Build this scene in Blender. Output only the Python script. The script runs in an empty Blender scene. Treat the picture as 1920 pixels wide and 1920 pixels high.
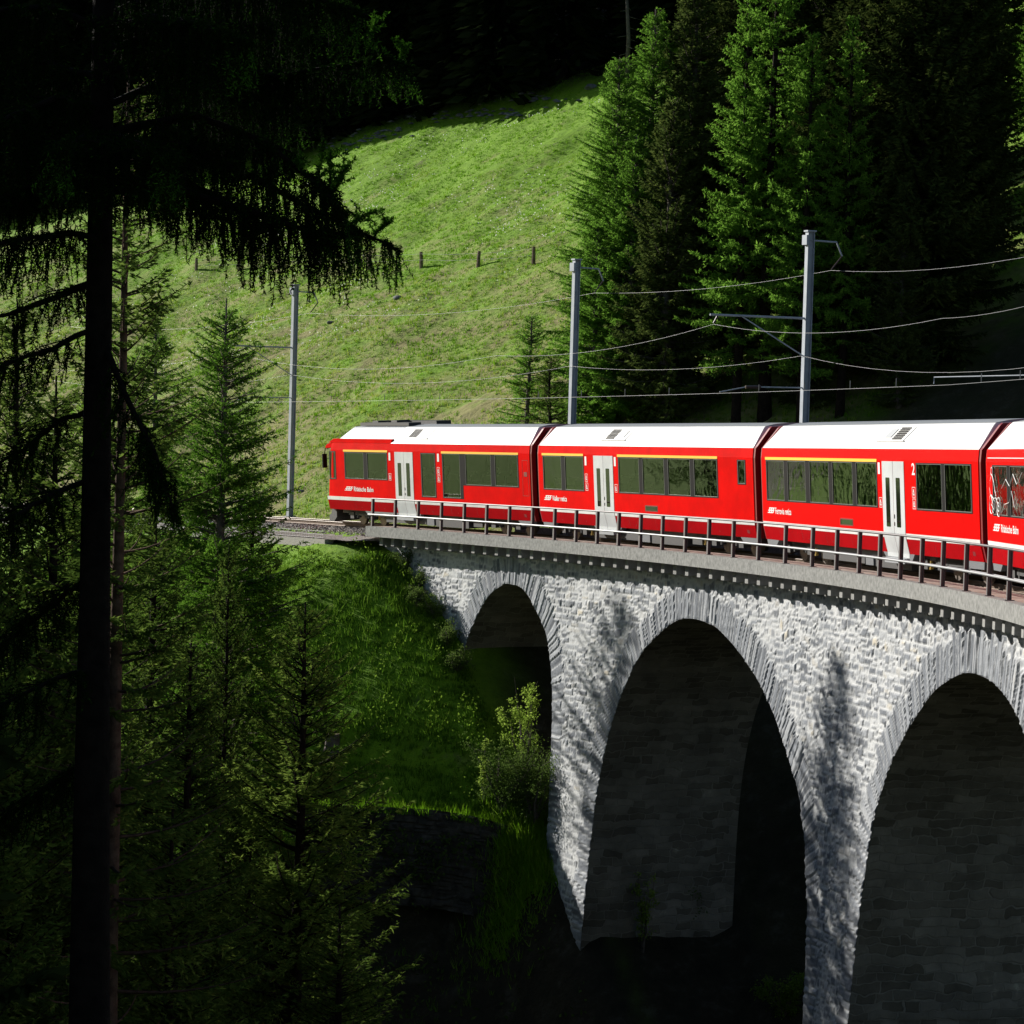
import bpy, math
import numpy as np
from mathutils import Vector, Matrix
C = bpy.context.scene.collection
sc = bpy.context.scene

# ------------------------------------------------------------------ camera, sky, sun
cam_d = bpy.data.cameras.new("camera"); cam = bpy.data.objects.new("camera", cam_d); C.objects.link(cam)
PITCH, ROLL, FPX = 0.04926430, 0.02819946, 5813.045
cam.matrix_world = Matrix.Rotation(math.pi/2 - PITCH, 4, 'X') @ Matrix.Rotation(ROLL, 4, 'Z')
cam_d.sensor_width = 36.0; cam_d.lens = FPX/1920*36.0
cam_d.clip_start = 0.5; cam_d.clip_end = 3000
sc.camera = cam
SUN_EL = math.radians(20.5)
SUN_H = np.array([-0.75, 0.66]); SUN_H = SUN_H/np.linalg.norm(SUN_H)
SUN = Vector((SUN_H[0]*math.cos(SUN_EL), SUN_H[1]*math.cos(SUN_EL), math.sin(SUN_EL)))
world = bpy.data.worlds.new("World"); sc.world = world; world.use_nodes = True
wn = world.node_tree.nodes; wn.clear()
sky = wn.new('ShaderNodeTexSky'); sky.sky_type = 'NISHITA'; sky.sun_disc = False
sky.sun_elevation = SUN_EL; sky.sun_rotation = math.atan2(SUN_H[0], SUN_H[1]); sky.altitude = 1200
bgn = wn.new('ShaderNodeBackground'); bgn.inputs['Strength'].default_value = 0.05
wo = wn.new('ShaderNodeOutputWorld')
world.node_tree.links.new(sky.outputs[0], bgn.inputs[0]); world.node_tree.links.new(bgn.outputs[0], wo.inputs[0])
sun_d = bpy.data.lights.new("sun", 'SUN'); sun_d.energy = 5.0; sun_d.angle = math.radians(0.53); sun_d.color = (1.0, 0.95, 0.87)
sun = bpy.data.objects.new("sun", sun_d); C.objects.link(sun); sun.rotation_euler = SUN.to_track_quat('Z', 'Y').to_euler()
sun.location = (-60, 60, 60)
sc.view_settings.view_transform = 'Standard'; sc.view_settings.look = 'None'
sc.view_settings.exposure = 0.7; sc.view_settings.gamma = 1.0
sc.cycles.max_bounces = 6; sc.cycles.diffuse_bounces = 3; sc.cycles.glossy_bounces = 3
sc.cycles.transmission_bounces = 3; sc.cycles.transparent_max_bounces = 8

# ------------------------------------------------------------------ path of the railway
TX0, TY0, TZ0, PSI, R0, GR, KK = -5.8405280, 120.0788250, -6.4921552, -1.0628524, 230.24408, 0.03148715, 1.02981296
SS = np.arange(-200, 111, 0.25)
kap = np.clip(1/R0 + KK*1e-4*SS, 0, 0.0105); kap = np.where(SS > 82, 0, kap)
th = -np.concatenate([[0], np.cumsum((kap[1:]+kap[:-1])/2*0.25)]); i0 = int(np.argmin(abs(SS)))
th = th - th[i0] + PSI
def _cum(v):
    a = np.concatenate([[0], np.cumsum((v[1:]+v[:-1])/2*0.25)]); return a - a[i0]
PX = _cum(np.cos(th)) + TX0; PY = _cum(np.sin(th)) + TY0; PZ = TZ0 + GR*np.clip(SS, -60, 200)
def T(s, o=0., h=0.):
    """point at length s along the track, offset o away from the camera side, height h over the rails"""
    s = np.asarray(s, float); x = np.interp(s, SS, PX); y = np.interp(s, SS, PY); t = np.interp(s, SS, th); z = np.interp(s, SS, PZ)
    o = np.asarray(o, float); h = np.asarray(h, float)
    return np.stack(np.broadcast_arrays(x - np.sin(t)*o, y + np.cos(t)*o, z + h), -1)
def heading(s): return float(np.interp(s, SS, th))
NI = np.arange(0, len(SS), 4)
def to_track(x, y):
    """nearest (s, o) for points"""
    x = np.asarray(x, float).ravel(); y = np.asarray(y, float).ravel()
    s = np.empty_like(x); o = np.empty_like(x)
    for a in range(0, len(x), 20000):
        xx = x[a:a+20000, None]; yy = y[a:a+20000, None]
        d = (xx-PX[NI])**2 + (yy-PY[NI])**2
        j = NI[np.argmin(d, 1)]
        rx = x[a:a+20000]-PX[j]; ry = y[a:a+20000]-PY[j]
        s[a:a+20000] = SS[j] + rx*np.cos(th[j]) + ry*np.sin(th[j])
        o[a:a+20000] = -rx*np.sin(th[j]) + ry*np.cos(th[j])
    return s, o
def at(px, py, D):
    """point at depth D seen through pixel (px, py) of the 1920 px photograph"""
    u, v = px-960, py-960
    cr, sr = math.cos(ROLL), math.sin(ROLL)
    uu = u*cr + v*sr; vv = -u*sr + v*cr
    xc, yc, zc = uu/FPX, 1.0, -vv/FPX
    cp, sp = math.cos(PITCH), math.sin(PITCH)
    d = np.array([xc, yc*cp + zc*sp, zc*cp - yc*sp])
    return d*(D/d[1])

# ------------------------------------------------------------------ noise helpers
rng = np.random.default_rng(7)
_G = np.random.default_rng(3).random((256, 256))
def vnoise(x, y):
    x = np.asarray(x, float); y = np.asarray(y, float)
    xi = np.floor(x).astype(int); yi = np.floor(y).astype(int); fx = x-xi; fy = y-yi
    fx = fx*fx*(3-2*fx); fy = fy*fy*(3-2*fy)
    g = lambda a, b: _G[a % 256, b % 256]
    return (g(xi, yi)*(1-fx)+g(xi+1, yi)*fx)*(1-fy) + (g(xi, yi+1)*(1-fx)+g(xi+1, yi+1)*fx)*fy
def fbm(x, y, n=4):
    a = 0; w = 1.; t = 0
    for k in range(n):
        a = a + w*vnoise(x*2**k+17.3*k, y*2**k+5.1*k); t += w; w *= .5
    return a/t

def smooth(a, b, x):
    t = np.clip((x-a)/(b-a), 0, 1); return t*t*(3-2*t)
def ground(x, y, fine=True):
    shp = np.shape(x); s, o = to_track(x, y)
    xf = np.asarray(x, float).ravel(); yf = np.asarray(y, float).ravel()
    zt = np.interp(s, SS, PZ)
    rav = np.where(s > 5, .24*(s-5), 0); rav = np.where(s > 8, .72+.46*(s-8), rav); rav = np.where(s > 14, 3.48+.77*(s-14), rav); rav = np.where(s > 34, 18.3+.35*(s-34), rav); rav = np.minimum(rav, 23)
    rav = rav*(1-smooth(66, 95, s))
    fade = np.where(o > 2, np.exp(-(o-2)/20.), 1.)
    hill = .55*np.maximum(o-4.3, 0)
    d = np.maximum(-o-4.3+1.2*smooth(6, 18, s), 0)
    emb = .72*d
    z = zt - .28 - .5*smooth(2.4, 3.9, -o)*(1-smooth(3.5, 7.5, s)) - np.where(o < 0, rav + emb*1.3, rav*fade) + hill
    und = (fbm(xf/9., yf/9., 3)-.5)*1.6*smooth(4.5, 12, abs(o))
    z = z + und
    if fine:
        z = z + (fbm(xf/1.7+9, yf/1.7, 3)-.5)*(.45+.2*smooth(1, 4, -o))*smooth(4.2, 6.5, abs(o)+np.maximum(s-9, 0)*.7)
    # little ledges on the near bank
    nb = smooth(2, 5, -o)*smooth(-25, -10, s)*(1-smooth(26, 34, s))
    dz = zt - z
    led = (smooth(7.1, 7.5, dz)+smooth(8.9, 9.3, dz))*.55
    z = z - led*nb + .55*nb*smooth(5.5, 9.5, dz) - 2.6*smooth(9.6, 10.1, dz)*nb*smooth(-16, -8, s)
    z = np.maximum(z, -31 + 2*fbm(xf/14., yf/14., 3))
    r = np.hypot(xf, yf)
    kn = -1.7 - .5*np.maximum(r-2.5, 0) - .0*r
    z = np.where(yf < 60, np.maximum(z*smooth(0, 1, np.ones_like(z)), kn), z)
    # the track runs on past the camera: keep the corridor under the rails
    z = np.where(yf < 70, np.minimum(z, np.maximum(kn, -14)), z)
    z = np.where(z > 75, 75+(z-75)*.3, z)
    return z.reshape(shp)
def gz(x, y): return float(ground(np.array([x]), np.array([y]))[0])

# ------------------------------------------------------------------ object helpers
def tag(o, label=None, cat=None, group=None, kind=None):
    if label: o['label'] = label
    if cat: o['category'] = cat
    if group: o['group'] = group
    if kind: o['kind'] = kind
    return o
def empty(name, loc=(0, 0, 0), mat=None):
    o = bpy.data.objects.new(name, None); C.objects.link(o); o.empty_display_size = .3
    if mat is not None: o.matrix_world = mat
    else: o.location = loc
    return o
def mk(name, V, F, mat, parent=None, smooth_=False, attrs=None, mi=None, uv=None, sides=None):
    """mesh from vertex array and face array (all same size) or list of face arrays"""
    V = np.asarray(V, np.float32).reshape(-1, 3)
    Fs = F if isinstance(F, list) else [F]
    Fs = [np.asarray(f, np.int32) for f in Fs if len(f)]
    me = bpy.data.meshes.new(name)
    tot = np.concatenate([np.full(len(f), f.shape[1], np.int32) for f in Fs]); idx = np.concatenate([f.ravel() for f in Fs])
    me.vertices.add(len(V)); me.vertices.foreach_set('co', V.ravel())
    me.loops.add(len(idx)); me.loops.foreach_set('vertex_index', idx)
    me.polygons.add(len(tot)); st = np.concatenate([[0], np.cumsum(tot)[:-1]]).astype(np.int32)
    me.polygons.foreach_set('loop_start', st); me.polygons.foreach_set('loop_total', tot)
    me.polygons.foreach_set('use_smooth', np.full(len(tot), bool(smooth_)))
    for m in (mat if isinstance(mat, (list, tuple)) else [mat]): me.materials.append(m)
    if mi is not None: me.polygons.foreach_set('material_index', np.asarray(mi, np.int32))
    for k, (dom, arr) in (attrs or {}).items():
        a = me.attributes.new(k, 'FLOAT', dom); a.data.foreach_set('value', np.asarray(arr, np.float32))
    if uv is not None:
        l = me.uv_layers.new(name='UVMap'); l.data.foreach_set('uv', np.asarray(uv, np.float32)[idx].ravel())
    me.update(calc_edges=True); me.validate()
    o = bpy.data.objects.new(name, me); C.objects.link(o)
    if parent is not None: o.parent = parent
    return o
class MB:
    def __init__(s): s.v = []; s.f = {}; s.n = 0
    def add(s, V, F):
        V = np.asarray(V, float).reshape(-1, 3)
        for f in F: s.f.setdefault(len(f), []).append([i+s.n for i in f])
        s.v.append(V); s.n += len(V); return s
    def box(s, c0, c1, fr=None):
        x0, y0, z0 = c0; x1, y1, z1 = c1
        V = np.array([(x, y, z) for z in (z0, z1) for x, y in ((x0, y0), (x1, y0), (x1, y1), (x0, y1))], float)
        if fr is not None: V = fr(V)
        return s.add(V, [(0, 3, 2, 1), (4, 5, 6, 7), (0, 1, 5, 4), (1, 2, 6, 5), (2, 3, 7, 6), (3, 0, 4, 7)])
    def tube(s, P, r, n=6, cap=True):
        P = np.asarray(P, float); m = len(P); r = np.broadcast_to(r, (m,))
        V = []
        for i in range(m):
            t = P[min(i+1, m-1)]-P[max(i-1, 0)]; t = t/(np.linalg.norm(t)+1e-9)
            a = np.cross(t, (0, 0, 1) if abs(t[2]) < .9 else (1, 0, 0)); a /= np.linalg.norm(a); b = np.cross(t, a)
            for k in range(n):
                an = 2*math.pi*k/n; V.append(P[i]+r[i]*(a*math.cos(an)+b*math.sin(an)))
        F = [(i*n+k, i*n+(k+1) % n, (i+1)*n+(k+1) % n, (i+1)*n+k) for i in range(m-1) for k in range(n)]
        if cap: F += [tuple(range(n))[::-1], tuple((m-1)*n+k for k in range(n))]
        return s.add(V, F)
    def cyl(s, c, axis, r, L, n=16):
        c = np.array(c, float); a = np.array(axis, float); return s.tube([c-a*L/2, c+a*L/2], r, n)
    def poly(s, pts, y0, y1):
        """extrude a polygon given in (x,z) between two y"""
        n = len(pts); V = [(x, y0, z) for x, z in pts]+[(x, y1, z) for x, z in pts]
        return s.add(V, [tuple(range(n)), tuple(range(n, 2*n))[::-1]]+[((k+1) % n, k, n+k, n+(k+1) % n) for k in range(n)])
    def build(s, name, mat, parent=None, smooth_=False, **k):
        F = [np.array(f) for f in s.f.values()]
        return mk(name, np.concatenate(s.v), F, mat, parent, smooth_, **k)
def grid_faces(n, m, off=0):
    i, j = np.meshgrid(np.arange(n-1), np.arange(m-1), indexing='ij'); a = i*m+j+off
    return np.stack([a, a+m, a+m+1, a+1], -1).reshape(-1, 4)

# ------------------------------------------------------------------ materials
def mat(name, col=(.5, .5, .5), rough=.6, metal=0., spec=None, coat=0.):
    m = bpy.data.materials.new(name); m.use_nodes = True; b = m.node_tree.nodes['Principled BSDF']
    b.inputs['Base Color'].default_value = (*col, 1); b.inputs['Roughness'].default_value = rough; b.inputs['Metallic'].default_value = metal
    if spec is not None: b.inputs['Specular IOR Level'].default_value = spec
    if coat: b.inputs['Coat Weight'].default_value = coat; b.inputs['Coat Roughness'].default_value = .06
    return m
class NT:
    def __init__(s, m): s.t = m.node_tree; s.n = m.node_tree.nodes; s.l = m.node_tree.links; s.b = s.n.get('Principled BSDF')
    def new(s, t, **k):
        n = s.n.new(t)
        for a, v in k.items():
            if a.startswith('_'): setattr(n, a[1:], v)
            else: n.inputs[a.replace('__', ' ')].default_value = v
        return n
    def link(s, a, b): s.l.new(a, b)
    def noise(s, scale, detail=4, rough=.6, vec=None):
        n = s.new('ShaderNodeTexNoise'); n.inputs['Scale'].default_value = scale; n.inputs['Detail'].default_value = detail; n.inputs['Roughness'].default_value = rough
        s.link(vec if vec is not None else s.coord(), n.inputs['Vector']); return n.outputs['Fac']
    def coord(s, kind='Object'):
        n = s.n.get('tc') or s.n.new('ShaderNodeTexCoord'); n.name = 'tc'; return n.outputs[kind]
    def ramp(s, fac, stops):
        r = s.new('ShaderNodeValToRGB'); e = r.color_ramp.elements
        while len(e) < len(stops): e.new(.5)
        for q, (p, c) in zip(e, stops):
            q.position = p; q.color = (*c, 1) if len(c) == 3 else c
        s.link(fac, r.inputs[0]); return r.outputs[0]
    def mix(s, f, a, b, mode='MIX'):
        m = s.new('ShaderNodeMix', _data_type='RGBA', _blend_type=mode)
        for v, i in ((f, 0), (a, 6), (b, 7)):
            if hasattr(v, 'links'): s.link(v, m.inputs[i])
            else: m.inputs[i].default_value = v if i == 0 else (*v, 1)
        return m.outputs[2]
    def attr(s, name):
        a = s.new('ShaderNodeAttribute'); a.attribute_name = name; return a.outputs['Fac']
    def math(s, op, a, b=0.):
        m = s.new('ShaderNodeMath', _operation=op)
        for v, i in ((a, 0), (b, 1)):
            if hasattr(v, 'links'): s.link(v, m.inputs[i])
            else: m.inputs[i].default_value = v
        return m.outputs[0]
    def bump(s, h, dist, strength=1.):
        b = s.new('ShaderNodeBump'); b.inputs['Distance'].default_value = dist; b.inputs['Strength'].default_value = strength
        s.link(h, b.inputs['Height']); s.link(b.outputs[0], s.b.inputs['Normal']); return b
M = {}
def varied(name, c1, c2, scale, rough=.7, bump=0., bscale=None, metal=0.):
    m = mat(name, c1, rough, metal, spec=.08); n = NT(m)
    n.link(n.ramp(n.noise(scale), [(.3, c1), (.7, c2)]), n.b.inputs['Base Color'])
    if bump: n.bump(n.noise(bscale or scale*2, 6, .7), bump)
    M[name] = m; return m
# ground: grass, dry grass, forest floor chosen by an attribute that marks what grows there
m = mat('ground', rough=.95); n = NT(m); M['ground'] = m
co = n.coord('Object')
patch = n.noise(.16, 5, .65); fine_ = n.noise(2.6, 5, .7); mid = n.noise(.7, 4, .6)
green = n.ramp(fine_, [(.25, (.10, .205, .008)), (.5, (.152, .295, .012)), (.75, (.205, .36, .018))])
dry = n.ramp(fine_, [(.25, (.13, .125, .04)), (.55, (.25, .24, .09)), (.8, (.36, .32, .16))])
f = n.math('MULTIPLY', n.math('ADD', n.math('SUBTRACT', n.math('ADD', n.math('MULTIPLY', mid, .55), n.math('MULTIPLY', patch, .5)), .62), n.math('MULTIPLY', n.attr('dry'), .25)), 5.)
f.node.use_clamp = True
grass_c = n.mix(f, green, dry)
soil = n.ramp(n.noise(.55, 5, .7), [(.60, (0, 0, 0)), (.70, (1, 1, 1))]); grass_c = n.mix(n.math('MULTIPLY', soil, .55), grass_c, (.11, .09, .055))
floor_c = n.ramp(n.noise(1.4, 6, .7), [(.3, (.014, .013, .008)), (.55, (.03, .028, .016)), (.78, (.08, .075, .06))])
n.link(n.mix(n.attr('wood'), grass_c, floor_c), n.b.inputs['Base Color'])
n.b.inputs['Specular IOR Level'].default_value = .2
hh = n.math('ADD', n.noise(5.0, 6, .75), n.math('MULTIPLY', n.noise(1.1, 4, .6), 1.6))
n.bump(hh, .10)

m = mat('masonry', rough=.9, spec=.15); n = NT(m); M['masonry'] = m
tone = n.attr('tone'); nz = n.noise(9, 6, .75); nz2 = n.noise(38, 4, .7)
stone = n.ramp(tone, [(0, (.07, .08, .095)), (.2, (.17, .185, .21)), (.5, (.31, .33, .36)), (.8, (.50, .515, .53)), (1., (.62, .57, .47))])
stone = n.mix(.55, stone, n.ramp(nz, [(.3, (.35, .36, .38)), (.7, (1, 1, 1))]), 'MULTIPLY')
mort = n.ramp(nz, [(.25, (.47, .485, .495)), (.7, (.64, .645, .64))])
cc = n.mix(n.attr('mortar'), stone, mort)
big = n.noise(.22, 4, .6)
cc = n.mix(.5, cc, n.ramp(big, [(.35, (.72, .74, .76)), (.6, (1, 1, 1))]), 'MULTIPLY')
n.link(cc, n.b.inputs['Base Color'])
n.bump(n.math('ADD', nz, n.math('MULTIPLY', nz2, .5)), .014)

m = mat('barrel_masonry', rough=.9, spec=.05); n = NT(m); M['barrel'] = m
uvn = n.new('ShaderNodeUVMap'); w = n.new('ShaderNodeVectorMath', _operation='ADD')
nn = n.new('ShaderNodeTexNoise'); nn.inputs['Scale'].default_value = 1.7; n.link(uvn.outputs[0], nn.inputs['Vector'])
sm = n.new('ShaderNodeVectorMath', _operation='SCALE'); n.link(nn.outputs['Color'], sm.inputs[0]); sm.inputs['Scale'].default_value = .42
n.link(uvn.outputs[0], w.inputs[0]); n.link(sm.outputs[0], w.inputs[1])
br = n.new('ShaderNodeTexBrick', _offset=.37, _squash=1.6, _squash_frequency=3); n.link(w.outputs[0], br.inputs['Vector'])
br.inputs['Scale'].default_value = 1.; br.inputs['Brick Width'].default_value = .50; br.inputs['Row Height'].default_value = .24
br.inputs['Mortar Size'].default_value = .022; br.inputs['Mortar Smooth'].default_value = .4
br.inputs['Color1'].default_value = (.15, .14, .11, 1); br.inputs['Color2'].default_value = (.30, .285, .235, 1); br.inputs['Mortar'].default_value = (.31, .295, .245, 1)
sp = n.ramp(n.noise(.9, 5, .65), [(.35, (.6, .6, .6)), (.66, (1, 1, 1)), (.74, (1.9, 1.9, 1.8))])
n.link(n.mix(1., br.outputs['Color'], sp, 'MULTIPLY'), n.b.inputs['Base Color'])
n.bump(n.math('ADD', n.math('MULTIPLY', br.outputs['Fac'], -1.), n.math('MULTIPLY', n.noise(9, 5, .7), .8)), .04)

varied('concrete', (.17, .172, .165), (.34, .342, .325), 9, .9, .012, 60)
varied('deck', (.30, .24, .20), (.42, .35, .30), 6, .9, .01, 40)
varied('bracket', (.22, .22, .21), (.34, .34, .33), 5, .9, .01, 40)
varied('ballast', (.16, .145, .13), (.36, .34, .31), 11, .95, .05, 17)
varied('gravel_path', (.30, .28, .26), (.42, .40, .37), 20, .95, .02, 50)
varied('bark_dark', (.010, .008, .007), (.032, .024, .018), 7, .95, .04, 14)
varied('bark_front_shade', (.004, .0035, .003), (.014, .011, .009), 6, .95, .05, 12)  # bark of the front trunk, its shade put into the colour
varied('bark_red', (.05, .032, .022), (.13, .09, .065), 6, .95, .03, 14)
varied('bark_grey', (.07, .06, .05), (.17, .15, .13), 6, .95, .03, 14)
varied('old_wood', (.10, .07, .05), (.26, .2, .16), 9, .9, .02, 30)
varied('cut_wood', (.32, .24, .17), (.45, .36, .27), 9, .8)
varied('rock', (.07, .07, .075), (.24, .245, .25), 1.6, .9, .06, 4)
varied('rock_dark', (.02, .02, .018), (.09, .085, .075), 2.5, .95, .06, 6)
varied('galvanised', (.34, .37, .41), (.44, .47, .51), 3, .55, metal=.0)
varied('rail_steel', (.10, .07, .055), (.16, .12, .09), 8, .5, metal=.3)
varied('sleeper', (.10, .085, .07), (.18, .15, .12), 8, .85)
M['railhead'] = mat('railhead', (.30, .26, .23), .5, .3)
M['railing'] = mat('railing_steel', (.115, .105, .11), .5, .3)
M['rail_pale'] = mat('railing_tube', (.30, .31, .32), .45, .2)
M['wire'] = mat('wire', (.22, .22, .22), .5, .3)
M['insulator'] = mat('insulator', (.08, .05, .04), .3)
M['red'] = mat('red_paint', (.76, .0, .0), .42, spec=.015)
M['red_shaded'] = mat('red_paint_shaded', (.42, .0, .004), .42, spec=.02)  # same red with the shade of the tilted lower side put in
M['red_dark'] = mat('red_seams_and_shade', (.22, .004, .008), .4)
M['white'] = mat('white_paint', (.80, .80, .78), .4)
M['roof_grey'] = mat('roof_grey', (.27, .29, .31), .5)
M['panel_grey'] = mat('panel_grey', (.30, .32, .34), .45)
M['skirt'] = mat('skirt_grey', (.13, .14, .155), .5)
M['door'] = mat('door_grey', (.60, .63, .64), .4)
M['yellow'] = mat('yellow_paint', (.9, .52, .0), .45)
M['black'] = mat('black_rubber', (.006, .006, .006), .6, spec=.05)
M['frame'] = mat('window_rim', (.10, .11, .10), .45)
M['under'] = mat('underframe', (.03, .03, .032), .6)
M['brass'] = mat('yellow_valve', (.6, .42, .08), .5)
M['steel'] = mat('wheel_steel', (.18, .15, .13), .45, .6)
M['letter'] = mat('white_lettering', (.78, .78, .76), .5)
for k_ in ('red', 'red_shaded', 'white', 'door'):
    n = NT(M[k_]); c_ = tuple(n.b.inputs['Base Color'].default_value)[:3]; d_ = tuple(v*.80 for v in c_)
    n.link(n.ramp(n.noise(.9, 5, .7), [(.32, d_), (.62, c_)]), n.b.inputs['Base Color'])
m = bpy.data.materials.new('tinted_glass'); m.use_nodes = True; n = NT(m); n.n.clear(); M['glass'] = m
go = n.new('ShaderNodeOutputMaterial'); gt = n.new('ShaderNodeBsdfTransparent', Color=(.42, .46, .33, 1)); gg = n.new('ShaderNodeBsdfGlossy', Roughness=.03, Color=(.95, 1., .85, 1)); gf = n.new('ShaderNodeFresnel', IOR=1.65); gm = n.new('ShaderNodeMixShader')
gb_ = n.new('ShaderNodeBump'); gb_.inputs['Distance'].default_value = .012; n.link(n.noise(1.1, 3), gb_.inputs['Height']); n.link(gb_.outputs[0], gg.inputs['Normal']); n.link(gb_.outputs[0], gf.inputs['Normal'])
n.link(gf.outputs[0], gm.inputs[0]); n.link(gt.outputs[0], gm.inputs[1]); n.link(gg.outputs[0], gm.inputs[2]); n.link(gm.outputs[0], go.inputs[0])
M['dark_glass'] = mat('dark_glass', (.012, .014, .009), .04); M['dark_glass'].node_tree.nodes['Principled BSDF'].inputs['IOR'].default_value = 1.7
M['interior'] = mat('interior_panel', (.16, .155, .14), .7, spec=.1)
M['seat'] = mat('seat_cloth', (.03, .035, .05), .8, spec=.1)
M['headrest'] = mat('headrest_cover', (.45, .45, .42), .7, spec=.1)
def leaf(name, c1, c2, c3, tr=.35, gloss=.0):
    m = bpy.data.materials.new(name); m.use_nodes = True; n = NT(m); n.n.clear()
    o = n.new('ShaderNodeOutputMaterial'); d = n.new('ShaderNodeBsdfDiffuse'); t = n.new('ShaderNodeBsdfTranslucent'); mx = n.new('ShaderNodeMixShader')
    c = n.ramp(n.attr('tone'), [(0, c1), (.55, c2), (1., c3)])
    n.link(c, d.inputs[0]); n.link(c, t.inputs[0]); mx.inputs[0].default_value = tr
    n.link(d.outputs[0], mx.inputs[1]); n.link(t.outputs[0], mx.inputs[2]); n.link(mx.outputs[0], o.inputs[0])
    M[name] = m; return m
leaf('spruce', (.03, .062, .012), (.092, .155, .027), (.24, .33, .06), .35)
leaf('spruce_brown', (.03, .052, .013), (.078, .115, .028), (.17, .21, .05), .35)
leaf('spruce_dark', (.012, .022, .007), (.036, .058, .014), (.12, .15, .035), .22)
leaf('forest', (.004, .007, .003), (.010, .016, .006), (.02, .03, .01), .05)  # spruce needles near black, the shade of the wood put into the colour
leaf('larch', (.08, .175, .02), (.13, .275, .034), (.23, .41, .06), .5)
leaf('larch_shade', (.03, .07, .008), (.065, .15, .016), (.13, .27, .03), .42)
leaf('larch_front_shade', (.003, .007, .002), (.010, .026, .004), (.07, .19, .016), .3)  # front tree's shade is in the needle colour; high tone paints sunlit tips
leaf('broadleaf', (.06, .12, .012), (.16, .26, .03), (.32, .44, .08), .5)
leaf('scrub', (.035, .065, .014), (.085, .145, .03), (.17, .23, .06), .38)
leaf('blade', (.08, .19, .008), (.14, .30, .012), (.29, .36, .06), .45)
leaf('bank_blade', (.055, .12, .010), (.105, .22, .018), (.24, .33, .05), .42)
leaf('petal', (.7, .7, .66), (.8, .8, .78), (.8, .8, .7), .3)

# ------------------------------------------------------------------ ground
def lines(segs):
    a = []
    for x0, x1, st in segs: a += list(np.arange(x0, x1, st))
    return np.array(a)
gx = lines([(-420, -120, 20), (-120, -60, 3), (-60, -26, 1.2), (-26, 22, .36), (22, 60, 1.2), (60, 120, 4), (120, 421, 20)])
gy = lines([(-300, -20, 20), (-20, 40, 3), (40, 84, .9), (84, 126, .36), (126, 226, .7), (226, 300, 3), (300, 900, 30)])
GX, GY = np.meshgrid(gx, gy, indexing='ij'); GZ = ground(GX, GY)
S_, O_ = to_track(GX, GY)
# grows what: meadow beyond the track, woodland floor elsewhere
q1 = at(1130, 158, 199); q2 = at(500, 362, 218)
nb_ = np.array([-(q2-q1)[1], (q2-q1)[0]]); nb_ /= np.linalg.norm(nb_); nb_ *= np.sign(nb_[1])
def beyond(x, y): return (x-q1[0])*nb_[0] + (y-q1[1])*nb_[1]
bey = beyond(GX, GY).ravel()
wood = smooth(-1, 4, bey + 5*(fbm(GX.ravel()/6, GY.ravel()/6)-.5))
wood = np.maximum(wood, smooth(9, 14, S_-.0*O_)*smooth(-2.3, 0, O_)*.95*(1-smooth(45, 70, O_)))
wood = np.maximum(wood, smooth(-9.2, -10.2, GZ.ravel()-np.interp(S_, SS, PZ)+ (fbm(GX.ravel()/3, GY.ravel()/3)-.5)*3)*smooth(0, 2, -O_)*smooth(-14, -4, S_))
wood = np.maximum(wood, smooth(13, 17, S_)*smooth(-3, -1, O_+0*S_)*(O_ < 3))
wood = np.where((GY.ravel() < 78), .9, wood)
dry = np.where(O_ > 0, 1.0*(1-smooth(9, 60, O_)), .1) + .15*smooth(90, 130, GY.ravel())*0
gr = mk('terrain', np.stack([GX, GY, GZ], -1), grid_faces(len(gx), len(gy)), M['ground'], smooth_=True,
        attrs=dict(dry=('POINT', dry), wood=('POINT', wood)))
tag(gr, 'grassy mountainside and ravine floor under the viaduct', kind='structure')

# ------------------------------------------------------------------ viaduct
A1 = [(14.0, -9.5), (14.02, -6.0), (14.09, -4.6), (14.25, -3.85), (14.9, -2.98), (15.9, -2.1), (17.0, -1.66), (17.7, -1.57), (18.9, -1.72), (20.15, -2.42), (20.95, -3.07), (21.45, -3.95), (21.8, -5.45), (21.95, -8.4), (22.1, -11), (22.3, -14)]
A2 = [(25.15, -24), (25.25, -14), (25.4, -11.35), (25.7, -8.8), (26.15, -6.9), (26.9, -5.3), (27.8, -4.15), (28.8, -3.22), (30.4, -2.42), (31.7, -2.0), (32.9, -1.89), (34.1, -1.95), (35.2, -2.12), (37.4, -2.82), (39.3, -3.7), (41.35, -5.1), (42.6, -6.3), (43.4, -8.0), (43.75, -10), (43.85, -14), (43.9, -28)]
A3 = [(47.2, -28), (47.5, -12.8), (47.62, -10.8), (47.9, -8.8), (48.25, -7.2), (48.8, -5.7), (50.2, -4.1), (52.6, -2.65), (54.2, -2.12), (55.6, -1.85), (56.9, -1.8), (58.6, -1.92), (61, -2.5), (63.2, -3.8), (64.7, -5.6), (65.5, -8), (65.8, -11), (66, -28)]
def spline(P, n=14):
    P = np.array(P, float); Q = np.vstack([2*P[0]-P[1], P, 2*P[-1]-P[-2]]); out = []
    for i in range(1, len(Q)-2):
        p0, p1, p2, p3 = Q[i-1:i+3]; t = np.linspace(0, 1, n, endpoint=False)[:, None]
        out.append(.5*((2*p1)+(-p0+p2)*t+(2*p0-5*p1+4*p2-p3)*t**2+(-p0+3*p1-3*p2+p3)*t**3))
    return np.vstack(out+[P[-1:]])
ARCH = [spline(a) for a in (A1, A2, A3)]
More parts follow.
